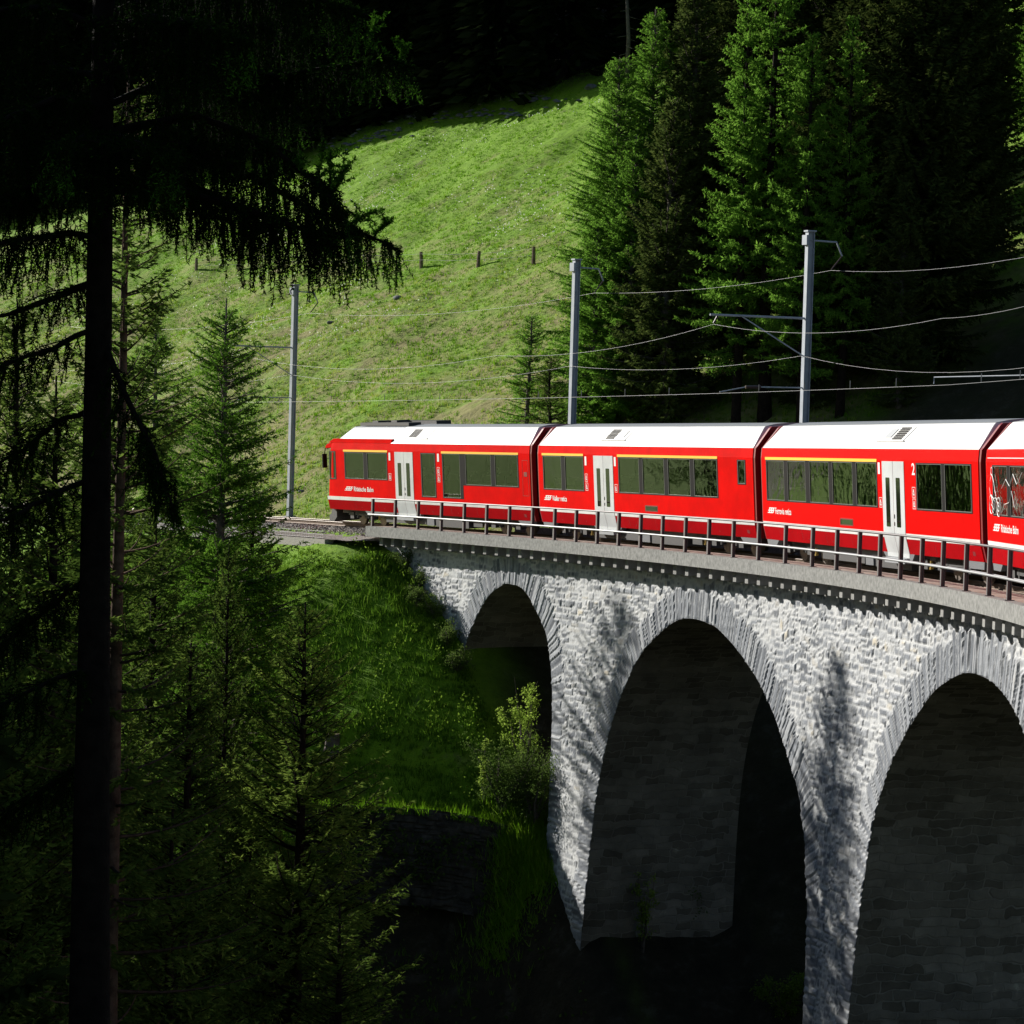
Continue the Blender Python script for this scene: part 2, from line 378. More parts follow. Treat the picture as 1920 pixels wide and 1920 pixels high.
def in_poly(px, py, poly):
    inside = np.zeros(px.shape, bool); n = len(poly); j = n-1
    for i in range(n):
        xi, yi = poly[i]; xj, yj = poly[j]
        c = ((yi > py) != (yj > py)) & (px < (xj-xi)*(py-yi)/(yj-yi+1e-12)+xi)
        inside ^= c; j = i
    return inside
WO = 2.25
def face_o(h, side=-1): return side*(WO + .03*np.maximum(0, -h-1))
def nearest(sv, hv, curve):
    """distance, point and length parameter on a curve"""
    A = curve[:-1]; B = curve[1:]; L = np.linalg.norm(B-A, axis=1); cum = np.concatenate([[0], np.cumsum(L)[:-1]])
    best = np.full(sv.shape, 1e9); pt = np.zeros(sv.shape+(2,)); par = np.zeros(sv.shape)
    for a, b, l, c in zip(A, B, L, cum):
        if l < 1e-6: continue
        t = np.clip(((sv-a[0])*(b[0]-a[0])+(hv-a[1])*(b[1]-a[1]))/l**2, 0, 1)
        qx = a[0]+t*(b[0]-a[0]); qy = a[1]+t*(b[1]-a[1]); d = np.hypot(sv-qx, hv-qy); k = d < best
        best[k] = d[k]; pt[k, 0] = qx[k]; pt[k, 1] = qy[k]; par[k] = (c+t*l)[k]
    return best, pt, par
def hashr(a, b=0, k=0):
    v = np.sin(a*127.1+b*311.7+k*74.7)*43758.5453; return v-np.floor(v)
def stone_field(sv, hv):
    """coursed rubble: returns protrusion, tone, mortar"""
    s_ = sv + (vnoise(sv*2.1, hv*2.1)-.5)*.14; h_ = hv + (vnoise(sv*.5+4, hv*.9)-.5)*.35 + (vnoise(sv*2.9, hv*2.9+50)-.5)*.10
    RH = .215
    q = h_/RH; row = np.floor(q); v = (q-row)
    wv = .30 + .30*hashr(row, 3)
    u = s_/wv + hashr(row, 1)*9
    cell = np.floor(u); fu = u-cell
    # random joints
    j0 = .32*(hashr(cell, row, 5)-.5); j1 = .32*(hashr(cell+1, row, 5)-.5)
    left = fu < j0; right = fu > 1+j1
    cell = cell - left + right
    j0 = .32*(hashr(cell, row, 5)-.5); j1 = .32*(hashr(cell+1, row, 5)-.5)
    uu = (u-cell-j0)/(1+j1-j0)
    wd = wv*(1+j1-j0)
    # some stones are split in two thin ones
    spl = hashr(cell, row, 9) < .35
    v2 = np.where(spl, (v*2) % 1, v); hh = np.where(spl, RH/2, RH); half = np.where(spl, np.floor(v*2), 0)
    du = np.minimum(uu, 1-uu)*wd; dv = np.minimum(v2, 1-v2)*hh
    e = np.minimum(du, dv)
    rnd = hashr(cell+half*.37, row, 11); r2 = hashr(cell+half*.37, row, 12); r3 = hashr(cell+half*.37, row, 13)
    e = e + (vnoise(sv*9, hv*9)-.5)*.05
    prof = smooth(.012, .052, e)
    pr = prof*(.012+.055*rnd) + prof*((uu-.5)*(r2-.5)*.09+(v2-.5)*(r3-.6)*.06)
    pr = pr + (fbm(sv*8, hv*8, 2)-.5)*.03*(.3+prof)
    # patches where the joints are smeared over
    sm = smooth(.50, .70, fbm(sv*.33+7, hv*.5+3, 3))
    pr = pr*(1-.6*sm)*.8
    return pr, np.clip(.15+.75*hashr(cell+half*.37, row, 21)+(r2 > .95)*.4, 0, 1), np.clip(1-prof + .35*sm, 0, 1)
def voussoir_field(par, d, sv, hv, seed):
    p_ = par + (vnoise(sv*1.3+seed, hv*1.3)-.5)*.10
    wv = .25; u = p_/wv + seed*7; cell = np.floor(u); fu = u-cell
    j0 = .6*(hashr(cell, seed, 5)-.5); j1 = .6*(hashr(cell+1, seed, 5)-.5)
    left = fu < j0; right = fu > 1+j1; cell = cell-left+right
    j0 = .6*(hashr(cell, seed, 5)-.5); j1 = .6*(hashr(cell+1, seed, 5)-.5)
    uu = (u-cell-j0)/(1+j1-j0); e = np.minimum(uu, 1-uu)*wv*(1+j1-j0)
    L = .78+.34*hashr(cell, seed, 6)
    e = np.minimum(e, np.abs(L-d)); rnd = hashr(cell, seed, 7)
    prof = smooth(.004, .045, e + (vnoise(sv*9, hv*9)-.5)*.02)
    streak = fbm(par*14, d*1.6, 3)-.5
    pr = prof*(.012+.06*rnd+(uu-.5)*(hashr(cell, seed, 8)-.5)*.08) + streak*.05*prof
    return pr, np.clip(.18+.55*rnd+streak*.5, 0, .95), (1-prof)*.8, d < L
def wall_mesh(side, ds, s0, s1, relief):
    sv = np.arange(s0, s1+ds/2, ds); hv = np.arange(-26, -.30+ds/2, ds*1.1)
    Sg, Hg = np.meshgrid(sv, hv, indexing='ij'); ins = np.zeros(Sg.shape, bool); aid = np.full(Sg.shape, -1)
    for k, cv in enumerate(ARCH):
        poly = np.vstack([[cv[0][0], -40], cv, [cv[-1][0], -40]]); i_ = in_poly(Sg, Hg, poly); ins |= i_; aid[i_] = k
    P = T(Sg, face_o(Hg, side), Hg)
    gg = ground(P[..., 0], P[..., 1], False)
    low = P[..., 2] < gg-1.5
    solid = ~ins
    keep = (solid[:-1, :-1] | solid[1:, :-1] | solid[:-1, 1:] | solid[1:, 1:])
    allins = ins[:-1, :-1].astype(int)+ins[1:, :-1]+ins[:-1, 1:]+ins[1:, 1:]
    keep &= ~(low[:-1, :-1] & low[1:, :-1] & low[:-1, 1:] & low[1:, 1:])
    Sg = Sg.copy(); Hg = Hg.copy(); onb = np.zeros(Sg.shape, bool)
    dist = np.full(Sg.shape, 9.); par = np.zeros(Sg.shape); ak = np.zeros(Sg.shape, int)
    for k, cv in enumerate(ARCH):
        m_ = (Sg > cv[:, 0].min()-1.5) & (Sg < cv[:, 0].max()+1.5)
        d, pt, pr = nearest(Sg[m_], Hg[m_], cv)
        better = d < dist[m_]
        dd = dist[m_]; dd[better] = d[better]; dist[m_] = dd
        pp = par[m_]; pp[better] = pr[better]; par[m_] = pp; aa = ak[m_]; aa[better] = k; ak[m_] = aa
        sub = (aid[m_] == k); s2 = Sg[m_]; h2 = Hg[m_]; s2[sub] = pt[sub, 0]; h2[sub] = pt[sub, 1]; Sg[m_] = s2; Hg[m_] = h2
    onb = ins
    if relief:
        pr, tone, mo = stone_field(Sg, Hg)
        vr = [voussoir_field(par, dist, Sg, Hg, k+1) for k in range(3)]
        for k in range(3):
            p2, t2, m2, inr = vr[k]; use = inr & (ak == k) & (dist < 1.2) & (Hg > -19)
            pr = np.where(use, p2, pr); tone = np.where(use, t2, tone); mo = np.where(use, m2, mo)
        pr = np.where(onb, pr*.35, pr)*.68
        top = smooth(-.62, -.45, Hg); pr = pr*(1-top)
        # the top course is smooth and dark grey behind the brackets
        cap = Hg > -.62; tone = np.where(cap, .18, tone); mo = np.where(cap, 0, mo)
    else:
        pr = 0*Sg; tone = pr+.4; mo = pr
    P = T(Sg, face_o(Hg, side)+side*pr, Hg)
    F = grid_faces(*Sg.shape)[keep.ravel()]
    used = np.unique(F); remap = np.full(Sg.size, -1); remap[used] = np.arange(len(used)); F = remap[F]
    if side > 0: F = F[:, ::-1]
    return P.reshape(-1, 3)[used], F, tone.ravel()[used], mo.ravel()[used]
via = empty('stone_viaduct', tuple(T(30, 0, -15)))
tag(via, 'tall curved railway viaduct of pale grey rubble stone with deep arches', 'viaduct')
def sub(o, parent=via):
    o.parent = parent; o.matrix_parent_inverse = Matrix.Translation(-parent.location) if parent.rotation_euler[2] == 0 else parent.matrix_world.inverted(); return o
V_, F_, t_, mo_ = wall_mesh(-1, .06, 4.5, 69, True)
sub(mk('front_wall', V_, F_, M['masonry'], attrs=dict(tone=('POINT', t_), mortar=('POINT', mo_))))
V_, F_, t_, mo_ = wall_mesh(1, .3, 4.5, 84, False)
sub(mk('rear_wall', V_, F_, M['masonry'], attrs=dict(tone=('POINT', t_), mortar=('POINT', mo_))))
V_, F_, t_, mo_ = wall_mesh(-1, .3, 69, 84, False)
sub(mk('front_wall', V_, F_, M['masonry'], attrs=dict(tone=('POINT', t_), mortar=('POINT', mo_))))
for k, cv in enumerate(ARCH):
    cum = np.concatenate([[0], np.cumsum(np.linalg.norm(np.diff(cv, axis=0), axis=1))])
    fr = np.linspace(0, 1, 11); Sg = np.repeat(cv[:, :1], 11, 1); Hg = np.repeat(cv[:, 1:], 11, 1)
    Og = face_o(Hg, -1)*(1-fr) + face_o(Hg, 1)*fr
    P = T(Sg, Og, Hg); uv = np.stack([Og, np.repeat(cum[:, None], 11, 1)], -1).reshape(-1, 2)
    F = grid_faces(len(cv), 11)
    sub(mk('arch_soffit', P, F[:, ::-1], M['barrel'], uv=uv))
# deck: slab with edge beams, brackets
def strip(name, sec, s0, s1, ds, m, parent, closed=True, jitter=0, uvs=False):
    """sweep a section of (o,h) points along the track"""
    sv = np.linspace(s0, s1, max(2, int((s1-s0)/ds)+1)); sec = np.array(sec, float)
    if closed: sec = np.vstack([sec, sec[:1]])
    P = np.stack([T(sv, o, h) for o, h in sec], 1)
    F = grid_faces(len(sv), len(sec))
    mb = [F]
    if closed:
        n_ = len(sec)-1; mb.append(np.array([list(range(n_))[::-1], [(len(sv)-1)*len(sec)+k for k in range(n_)]]))
    o = mk(name, P, mb, m); return sub(o, parent)
strip('edge_beam', [(-3.18, .07), (-2.92, .07), (-2.92, -.22), (-3.12, -.30), (-3.18, -.30)], 7.15, 84, 1., M['concrete'], via)
strip('walkway_slab', [(-2.917, .062), (-2.05, .062), (-2.05, -.26), (-2.917, -.218)], 7.15, 84, 1., M['deck'], via)
strip('deck_slab', [(-2.047, -.22), (2.9, -.22), (2.9, -.34), (-2.047, -.34)], 5.2, 84, 1., M['concrete'], via)
strip('edge_beam', [(2.9, .07), (3.2, .07), (3.2, -.35), (2.9, -.35)], 7.15, 84, 1., M['concrete'], via)
rr = np.random.default_rng(5)
for i in range(68):
    s = 8.0+i*1.0
    mb = MB()
    def fr(V, s=s): return T(s+V[:, 0], -V[:, 1], V[:, 2])
    mb.box((-.13, 2.24, -.66), (.13, 2.70, -.262), fr); mb.box((-.13, 2.70, -.60), (.13, 2.93, -.262), fr)
    sub(mb.build('bracket', M['bracket']))

# ------------------------------------------------------------------ track
trk = empty('railway_track', tuple(T(0, 0, -.1)))
tag(trk, 'single narrow track of brown steel rails curving onto the viaduct', 'track')
for o in (-.535, .535):
    strip('rail', [(o-.055, -.14), (o+.055, -.14), (o+.05, -.125), (o+.012, -.115), (o+.012, -.035), (o+.034, -.028), (o+.034, -.006), (o-.034, -.006), (o-.034, -.028), (o-.012, -.035), (o-.012, -.115), (o-.05, -.125)], -70, 84, .8, M['rail_steel'], trk)
    strip('rail_head', [(o-.03, -.006), (o+.03, -.006), (o+.026, .0), (o-.026, .0)], -70, 84, .8, M['railhead'], trk)
mb = MB()
for s in np.arange(-60, 82, .62):
    mb.box((-.12, -.95, -.25), (.12, .95, -.142), lambda V, s=s: T(s+V[:, 0], V[:, 1], V[:, 2]))
o = mb.build('sleepers', M['sleeper']); sub(o, trk); o['kind'] = 'stuff'
def bal_h(o, s):
    a = np.abs(o); return -.20 - .10*smooth(1.1, 2.0, a) - .16*smooth(2.2, 3.6, a)
so = np.arange(-64, 84, .16); oo = np.arange(-3.9, 3.95, .13); Sg, Og = np.meshgrid(so, oo, indexing='ij')
Hg = bal_h(Og, Sg) + (fbm(Sg*6, Og*6, 2)-.5)*.06
lim = np.where(Sg > 7.1, 2.04, 9.); Og = np.clip(Og, -lim, lim+.0)
b = mk('ballast_bed', T(Sg, Og, Hg), grid_faces(len(so), len(oo)), M['ballast'])
tag(b, 'bed of grey crushed stone ballast under the track', kind='structure')
N = 30000
s_ = np.concatenate([rng.uniform(-32, 8, N//2), rng.uniform(7, 62, N//2)])
o_ = np.where(s_ < 7.1, rng.uniform(-2.7, 2.2, N), -rng.uniform(.6, 2.03, N)); 
c_ = T(s_, o_, bal_h(o_, s_)+.015); r_ = rng.uniform(.022, .05, N)
oc = np.array([(1, 0, 0), (-1, 0, 0), (0, 1, 0), (0, -1, 0), (0, 0, 1), (0, 0, -1)], float)
Vb = c_[:, None]+r_[:, None, None]*oc*rng.uniform(.6, 1.25, (N, 6, 1)); an = rng.uniform(0, 6.28, N)
rel = Vb-c_[:, None]; ca, sa = np.cos(an)[:, None], np.sin(an)[:, None]
Vb = c_[:, None]+np.stack([rel[..., 0]*ca-rel[..., 1]*sa, rel[..., 0]*sa+rel[..., 1]*ca, rel[..., 2]+rel[..., 0]*.4], -1)
of = np.array([(0, 2, 4), (2, 1, 4), (1, 3, 4), (3, 0, 4), (2, 0, 5), (1, 2, 5), (3, 1, 5), (0, 3, 5)])
m = mat('ballast_stone', rough=.9); n = NT(m); n.link(n.ramp(n.attr('tone'), [(0, (.14, .12, .105)), (.6, (.34, .32, .29)), (1, (.55, .53, .49))]), n.b.inputs['Base Color']); M['bstone'] = m
b = mk('ballast_stones', Vb, (np.arange(N)[:, None, None]*6+of).reshape(-1, 3), m, attrs=dict(tone=('FACE', np.repeat(rng.random(N), 8))))
tag(b, 'loose grey ballast stones beside the rails', 'ballast', kind='stuff')
# wire mesh gabion holding the ballast shoulder beside the bank
gb = empty('wire_mesh_fence', tuple(T(0, -3.7, -.4))); tag(gb, 'low galvanised wire mesh edging along the gravel shoulder left of the viaduct', 'fence')
mb = MB()
for h in (-.66, -.54, -.42, -.30, -.18): mb.tube(T(np.arange(-34, 5.5, .8), -4.0, h), .006, 4)
sub(mb.build('wire', M['wire']), gb)
mb = MB()
for s in np.arange(-34, 5.4, .16): mb.tube(T(np.array([s, s]), -4.0, np.array([-.72, -.15])), .005, 4)
o = sub(mb.build('upright_wire', M['wire']), gb); 
sub(strip('backing', [(-4.02, -.95), (-3.75, -.95), (-3.65, -.47), (-4.02, -.47)], -34, 5.4, .8, M['gravel_path'], gb), gb)

# ------------------------------------------------------------------ bridge railing
POST = [7.43, 9.42, 11.43, 13.45, 15.42, 17.35, 19.29, 21.25, 23.13, 24.94, 26.73, 28.52, 30.35, 32.18, 34.1, 36.06, 38.11, 40.23, 42.5, 44.8, 46.89, 48.85, 50.66, 52.51, 54.43, 56.39, 58.61, 60.91, 63.0, 65.1, 67.2, 69.3]
rl = empty('bridge_railing', tuple(T(30, -3.02, .07))); tag(rl, 'dark steel post and tube railing along the edge of the viaduct', 'railing')
for s in POST:
    mb = MB(); fr = lambda V, s=s: T(s+V[:, 0], -V[:, 1], V[:, 2])
    mb.box((-.05, 2.99, .07), (.05, 3.002, 1.06), fr); mb.box((-.05, 3.068, .07), (.05, 3.08, 1.06), fr); mb.box((-.006, 3.002, .07), (.006, 3.068, 1.06), fr)
    mb.box((-.10, 2.94, .071), (.10, 3.13, .085), fr)
    sub(mb.build('post', M['railing']), rl)
sub(MB().tube(T(np.arange(7.3, 70, .7), -3.035, 1.075), .026, 8).build('top_rail', M['railing'], smooth_=True), rl)
sub(MB().tube(T(np.arange(7.2, 70, .7), -3.11, .50), .028, 8).build('middle_rail', M['rail_pale'], smooth_=True), rl)
sub(MB().tube(T(np.arange(7.2, 70, .7), -2.965, .50), .02, 8).build('middle_rail', M['rail_pale'], smooth_=True), rl)

# ------------------------------------------------------------------ masts and wires
def mast(s, label, hs=9.75, bracket=True):
    t = heading(s); P = T(s, 3.05, 0.); r = empty('overhead_line_mast', tuple(P)); r.rotation_euler[2] = t; bpy.context.view_layer.update()
    tag(r, label, 'mast', 'overhead line masts beside the track')
    # local: x along track, y away
    mb = MB(); a = .11
    mb.box((-a, -a, -.35), (a, -a+.018, hs)); mb.box((-a, a-.018, -.35), (a, a, hs)); mb.box((-.012, -a+.018, -.35), (.012, a-.018, hs))
    mb.box((-a-.04, -a-.04, hs+.001), (a+.04, a+.04, hs+.05)); mb.build('post', M['galvanised'], r)
    mb = MB(); mb.box((-.3, -.3, -.75), (.3, .3, -.12)); mb.box((-.2, -.2, -.119), (.2, .2, -.08)); mb.build('base', M['concrete'], r)
    mb = MB(); mb.tube([(0, -.17, 9.5), (0, .9, 9.47), (0, 1.1, 9.05)], .032, 6); mb.box((-.17, -.19, 9.35), (.17, -.115, 9.65)); mb.build('feeder_arm', M['galvanised'], r)
    mb = MB(); mb.tube([(0, 1.1, 9.05), (0, .75, 8.62)], .025, 8); i_ = mb.build('insulator', M['insulator'], r)
    if not bracket: return r
    mb = MB(); mb.tube([(0, -.115, 7.1), (0, -3.25, 7.12)], .035, 8); mb.tube([(0, -.115, 5.95), (0, -2.2, 7.1)], .022, 6); mb.build('cantilever', M['galvanised'], r)
    mb = MB(); mb.tube([(0, -3.0, 7.08), (0, -3.12, 6.86)], .035, 6); mb.tube([(0, -2.0, 4.95), (0, -1.5, 4.96)], .05, 8); mb.build('insulator', M['insulator'], r)
    mb = MB(); mb.tube([(0, -.115, 4.97), (0, -1.5, 4.96)], .025, 6); mb.tube([(0, -2.0, 4.95), (.1, -2.9, 4.78)], .018, 6); mb.build('steady_arm', M['galvanised'], r)
    return r
MS = [-12.3, 11.15, 28.35]
mast(MS[0], 'pale steel mast rising from the grass behind the bare track, left of the train')
mast(MS[1], 'pale steel mast behind the second coach, middle one of the three', bracket=False)
mast(MS[2], 'pale steel mast behind the third coach against the dark spruces')
def wire(name, label, seq, o, sag, rad=.0045, h=None):
    pts = []
    for (s0, o0, h0), (s1, o1, h1) in zip(seq[:-1], seq[1:]):
        t = np.linspace(0, 1, 15)[:-1]; a = T(s0, o0, h0); b_ = T(s1, o1, h1)
        for k in t:
            q = a*(1-k)+b_*k; q[2] -= 4*sag*k*(1-k)*(np.linalg.norm(b_-a)/18)**2; pts.append(q)
    pts.append(T(*seq[-1]))
    r = empty(name, tuple(pts[0])); tag(r, label, 'wire', 'overhead wires'); sub(MB().tube(pts, rad, 5).build('line', M['wire'], smooth_=True), r); return r
MSX = [-36, -12.3, 11.15, 28.35, 45.5, 60]
MSF = [-36, -12.3, 11.15, 28.35, 58]
wire('feeder_wire', 'topmost wire strung from the mast tops', [(s, 3.8, 8.6+(.3 if s > 40 else 0)) for s in MSF], 0, .22)
wire('messenger_wire', 'upper catenary wire hung from the mast brackets over the train', [(-36, -.1, 6.8)]+[(s, -.07, {45.5: 6.38, 11.15: 6.25}.get(s, 6.83)) for s in MSX[1:]], 0, .35)
wire('return_wire', 'sagging wire fixed to the masts below their brackets', [(s, 2.9, 5.95) for s in MSF], 0, .28)
cw = wire('contact_wire', 'lowest straight wire running just above the coach roofs', [(s, .15*(-1)**k, 4.72) for k, s in enumerate(MSX)], 0, .01)
mb = MB()
for k in range(1, 5):
    for t in (.2, .4, .6, .8):
        s = MSX[k]*(1-t)+MSX[k+1]*t; sub(MB().tube([T(s, 0, 4.73), T(s, 0, 4.95)], .012, 4).build('dropper', M['wire']), cw)
mb = MB(); mb.tube([T(44.6, .1, 4.76), T(44.6, .1, 4.93), T(48.6, 1.2, 4.93), T(48.7, 1.2, 5.1)], .014, 5); sub(mb.build('registration_arm', M['galvanised']), cw)

# ------------------------------------------------------------------ train
CL, CG, CANT = 17.4, .55, .057068
def coach_matrix(i):
    s0 = i*(CL+CG); A, B = T(s0), T(s0+CL); X = (B-A)/np.linalg.norm(B-A); aw = np.cross([0, 0, 1], X); aw /= np.linalg.norm(aw); up = np.cross(X, aw)
    Z = up*math.cos(CANT)-aw*math.sin(CANT); Y = aw*math.cos(CANT)+up*math.sin(CANT)
    m = Matrix.Identity(4)
    for r in range(3): m[r][0] = X[r]; m[r][1] = Y[r]; m[r][2] = Z[r]; m[r][3] = A[r]
    return m
SIDE = [(1.23, .60), (1.31, .985), (1.32, 1.10), (1.32, 2.88), (1.285, 3.15)]      # y, z of the red side
ROOF = [(1.275, 3.152), (1.235, 3.20), (.80, 3.70), (.74, 3.745)]
TOP = [(.738, 3.748), (.40, 3.80), (.0, 3.82)]
def side_y(z): return float(np.interp(z, [p[1] for p in SIDE], [p[0] for p in SIDE]))
def panel(mb, x0, z0, x1, z1, proud, rad=.0, thick=.02, side=-1):
    """rounded rectangle slab lying on the coach side"""
    pts = []
    if x1 < x0: x0, x1 = x1, x0
    if z1 < z0: z0, z1 = z1, z0
    rad = min(rad, (x1-x0)/2.01, (z1-z0)/2.01)
    if rad < .002: pts = [(x0, z0), (x1, z0), (x1, z1), (x0, z1)]
    else:
        for cx, cz, a0 in ((x1-rad, z0+rad, -90), (x1-rad, z1-rad, 0), (x0+rad, z1-rad, 90), (x0+rad, z0+rad, 180)):
            for k in range(5): an = math.radians(a0+22.5*k); pts.append((cx+rad*math.cos(an), cz+rad*math.sin(an)))
    n_ = len(pts); V = [(x, side*(side_y(z)+proud), z) for x, z in pts]+[(x, side*(side_y(z)-thick), z) for x, z in pts]
    mb.add(V, [tuple(range(n_))[::(1 if side < 0 else -1)], tuple(range(n_, 2*n_))[::(-1 if side < 0 else 1)]]+[(k, n_+k, n_+(k+1) % n_, (k+1) % n_) for k in range(n_)])
    return mb
def hoop(prof, x0, x1, inset=0., dz=0., sy=1.):
    P = [(y-inset, z-(dz if z > 3 else 0)) for y, z in prof]; full = [(-y, z) for y, z in P]+[(y, z) for y, z in P[::-1]]
    return full
def extrude(prof, xs, xoff=None, closed=True):
    """prof: list of (y,z) ; xs: list of x ; xoff(x index, z) -> shift"""
    n_ = len(prof); V = []
    for i, x in enumerate(xs):
        for y, z in prof: V.append((x+(xoff(i, z) if xoff else 0), y, z))
    F = []
    r = n_ if closed else n_-1
    for i in range(len(xs)-1):
        for k in range(r): a = i*n_+k; b_ = i*n_+(k+1) % n_; F.append((a, b_, b_+n_, a+n_))
    if closed: F += [tuple(range(n_))[::-1], tuple((len(xs)-1)*n_+k for k in range(n_))]
    return V, F
def text_mesh(name, s, x0, x1, z0, z1, m, parent, proud=.006, bold=0.004, skew=0.):
    cu = bpy.data.curves.new(name, 'FONT'); cu.body = s; cu.extrude = 0.0; cu.offset = bold*4
    o = bpy.data.objects.new(name, cu); C.objects.link(o); bpy.context.view_layer.update()
    me = bpy.data.meshes.new_from_object(o.evaluated_get(bpy.context.evaluated_depsgraph_get())); bpy.data.objects.remove(o); bpy.data.curves.remove(cu)
    co = np.zeros(len(me.vertices)*3); me.vertices.foreach_get('co', co); co = co.reshape(-1, 3); lo, hi = co.min(0), co.max(0)
    u = (co[:, 0]-lo[0])/(hi[0]-lo[0]); v = (co[:, 1]-lo[1])/(hi[1]-lo[1])
    z = z0+v*(z1-z0); x = x0+u*(x1-x0)+skew*v; y = -np.array([side_y(q)+proud for q in z])
    me.vertices.foreach_set('co', np.stack([x, y, z], 1).ravel()); me.materials.append(m); me.update()
    o = bpy.data.objects.new(name, me); C.objects.link(o); o.parent = parent; return o
FIN = SIDE+ROOF+TOP
def coach(i, label, windows, yellow, doors, digits, picts, logo, words, small=(), vent=None, front=False, hatches=()):
    Mx = coach_matrix(i); r = empty('railway_coach', mat=Mx); tag(r, label, 'railway coach', 'coaches of the red train')
    x0, x1 = .16, 17.24
    b = MB()
    prof = [(-y, z) for y, z in SIDE]+[(-1.27, 3.151), (1.27, 3.151)]+[(y, z) for y, z in SIDE[::-1]]
    if front:
        # the nose leans back above the waist
        xs = [-.28, -.16, .02, .5, x1]
        def off(k, z):
            lean = .0 if z < 1.75 else (z-1.75)*.30
            return [lean, lean, lean*.9, lean*.3, 0][k]
        def prof_at(k):
            f = [.80, .93, .985, 1, 1][k]; return [(y*f, z) for y, z in prof]
        V = []; n_ = len(prof)
        for k, x in enumerate(xs): V += [(x+off(k, z), y, z) for y, z in prof_at(k)]
        F = [(a*n_+k, a*n_+(k+1) % n_, (a+1)*n_+(k+1) % n_, (a+1)*n_+k) for a in range(len(xs)-1) for k in range(n_)]
        F += [tuple(range(n_))[::-1], tuple((len(xs)-1)*n_+k for k in range(n_))]
        k0 = SIDE.index((1.32, 1.10)); k1 = len(prof)-2-k0
        F = [f for f in F if not (len(f) == 4 and f[0]//n_ == 3 and f[0] % n_ in (k0, k1))]
        b.add(V, F); xside = .5
    else:
        V, F = extrude(prof, [x0, x0+.1, x1-.1, x1]); n_ = len(prof); k0 = SIDE.index((1.32, 1.10)); k1 = n_-2-k0
        F = [f for f in F if not (len(f) == 4 and f[0]//n_ == 1 and f[0] % n_ in (k0, k1))]
        b.add(V, F); xside = x0+.1
    xend = x1 if front else x1-.1
    def wall(mb, yy, flip):
        cuts = sorted({xside, xend}|{q for w in windows for q in (w[0], w[2]) if xside < q < xend})
        for p, q in zip(cuts[:-1], cuts[1:]):
            w = [w for w in windows if w[0] < (p+q)/2 < w[2]]
            for z0, z1 in ([(1.10, w[0][1]), (w[0][3], 2.88)] if w else [(1.10, 2.88)]):
                f = [(p, yy, z0), (q, yy, z0), (q, yy, z1), (p, yy, z1)]; mb.add(f[::-1] if flip else f, [(0, 1, 2, 3)])
    wall(b, -1.32, False); wall(b, 1.32, True)
    body = b.build('body', M['red'], r)
    b = MB(); wall(b, -1.27, True); wall(b, 1.27, False); b.box((xside, -1.26, .98), (xend, 1.26, 1.0)); b.box((xside, -1.26, 2.86), (xend, 1.26, 2.87)); b.box((xside-.0, -1.26, 1.0), (xside+.02, 1.26, 2.86)); b.box((xend-.03, -1.26, 1.0), (xend-.01, 1.26, 2.86))
    for w in windows:
        for yy in (-1.32, 1.27): b.box((w[0]-.012, yy, w[1]), (w[0]-.002, yy+.05, w[3])); b.box((w[2]+.002, yy, w[1]), (w[2]+.012, yy+.05, w[3]))
    b.build('interior_lining', M['interior'], r)
    xq = 1.3
    while xq < 16.6:
        if not any(d0-.7 < xq < d1+.5 for d0, d1 in doors):
            for ys in (-.78, .78):
                b = MB(); b.box((xq, ys-.44, 1.0), (xq+.12, ys+.44, 2.02)); b.box((xq+.06, ys-.44, 1.28), (xq+.50, ys+.44, 1.40)); st_ = b.build('seat', M['seat'], r)
                b = MB(); b.box((xq-.012, ys-.40, 1.86), (xq+.132, ys-.06, 2.06)); b.box((xq-.012, ys+.06, 1.86), (xq+.132, ys+.40, 2.06)); b.build('headrest', M['headrest'], st_)
        xq += .92
    # lower band, a darker red painting in its shade, and white stripe
    xa = -.10 if front else x0+.01
    b = MB(); V = []
    segs = [(xa, x1-.01)]
    for d0, d1 in doors:
        segs = [(a, q) for s0, s1 in segs for a, q in ((s0, min(s1, d0-.03)), (max(s0, d1+.03), s1)) if q-a > .05]
    for a, q in segs:
        cut = [(a, q)]
        panel(b, a, .60, q, .965, .004)
    b.build('lower_panel', M['red_shaded'], r)
    b = MB()
    for a, q in segs: panel(b, a, .97, q, 1.105, .007)
    b.build('white_stripe', M['white'], r)
    # roof
    rx0, rx1 = (5.85, x1+.0) if front else (x0+.0, x1)
    b = MB()
    lp = [(-y, z) for y, z in ROOF]+[(-.737, 3.747)]
    full = [(-y, z) for y, z in ROOF]+[(y, z) for y, z in ROOF[::-1]]
    def roff(k, z): return (.30 if k == 0 else -.30)*smooth(3.15, 3.75, np.array(z))*.9*(1 if not (front and k == 0) else 1.0)
    V, F = extrude(full, [rx0+.04, rx1-.04], roff); b.add(V, F); b.build('roof', M['white'], r)
    b = MB(); tp = [(-y, z) for y, z in TOP]+[(y, z) for y, z in TOP[::-1][1:]]
    V, F = extrude(tp, [rx0+.36, rx1-.36]); b.add(V, F); b.build('roof_top', M['roof_grey'], r)
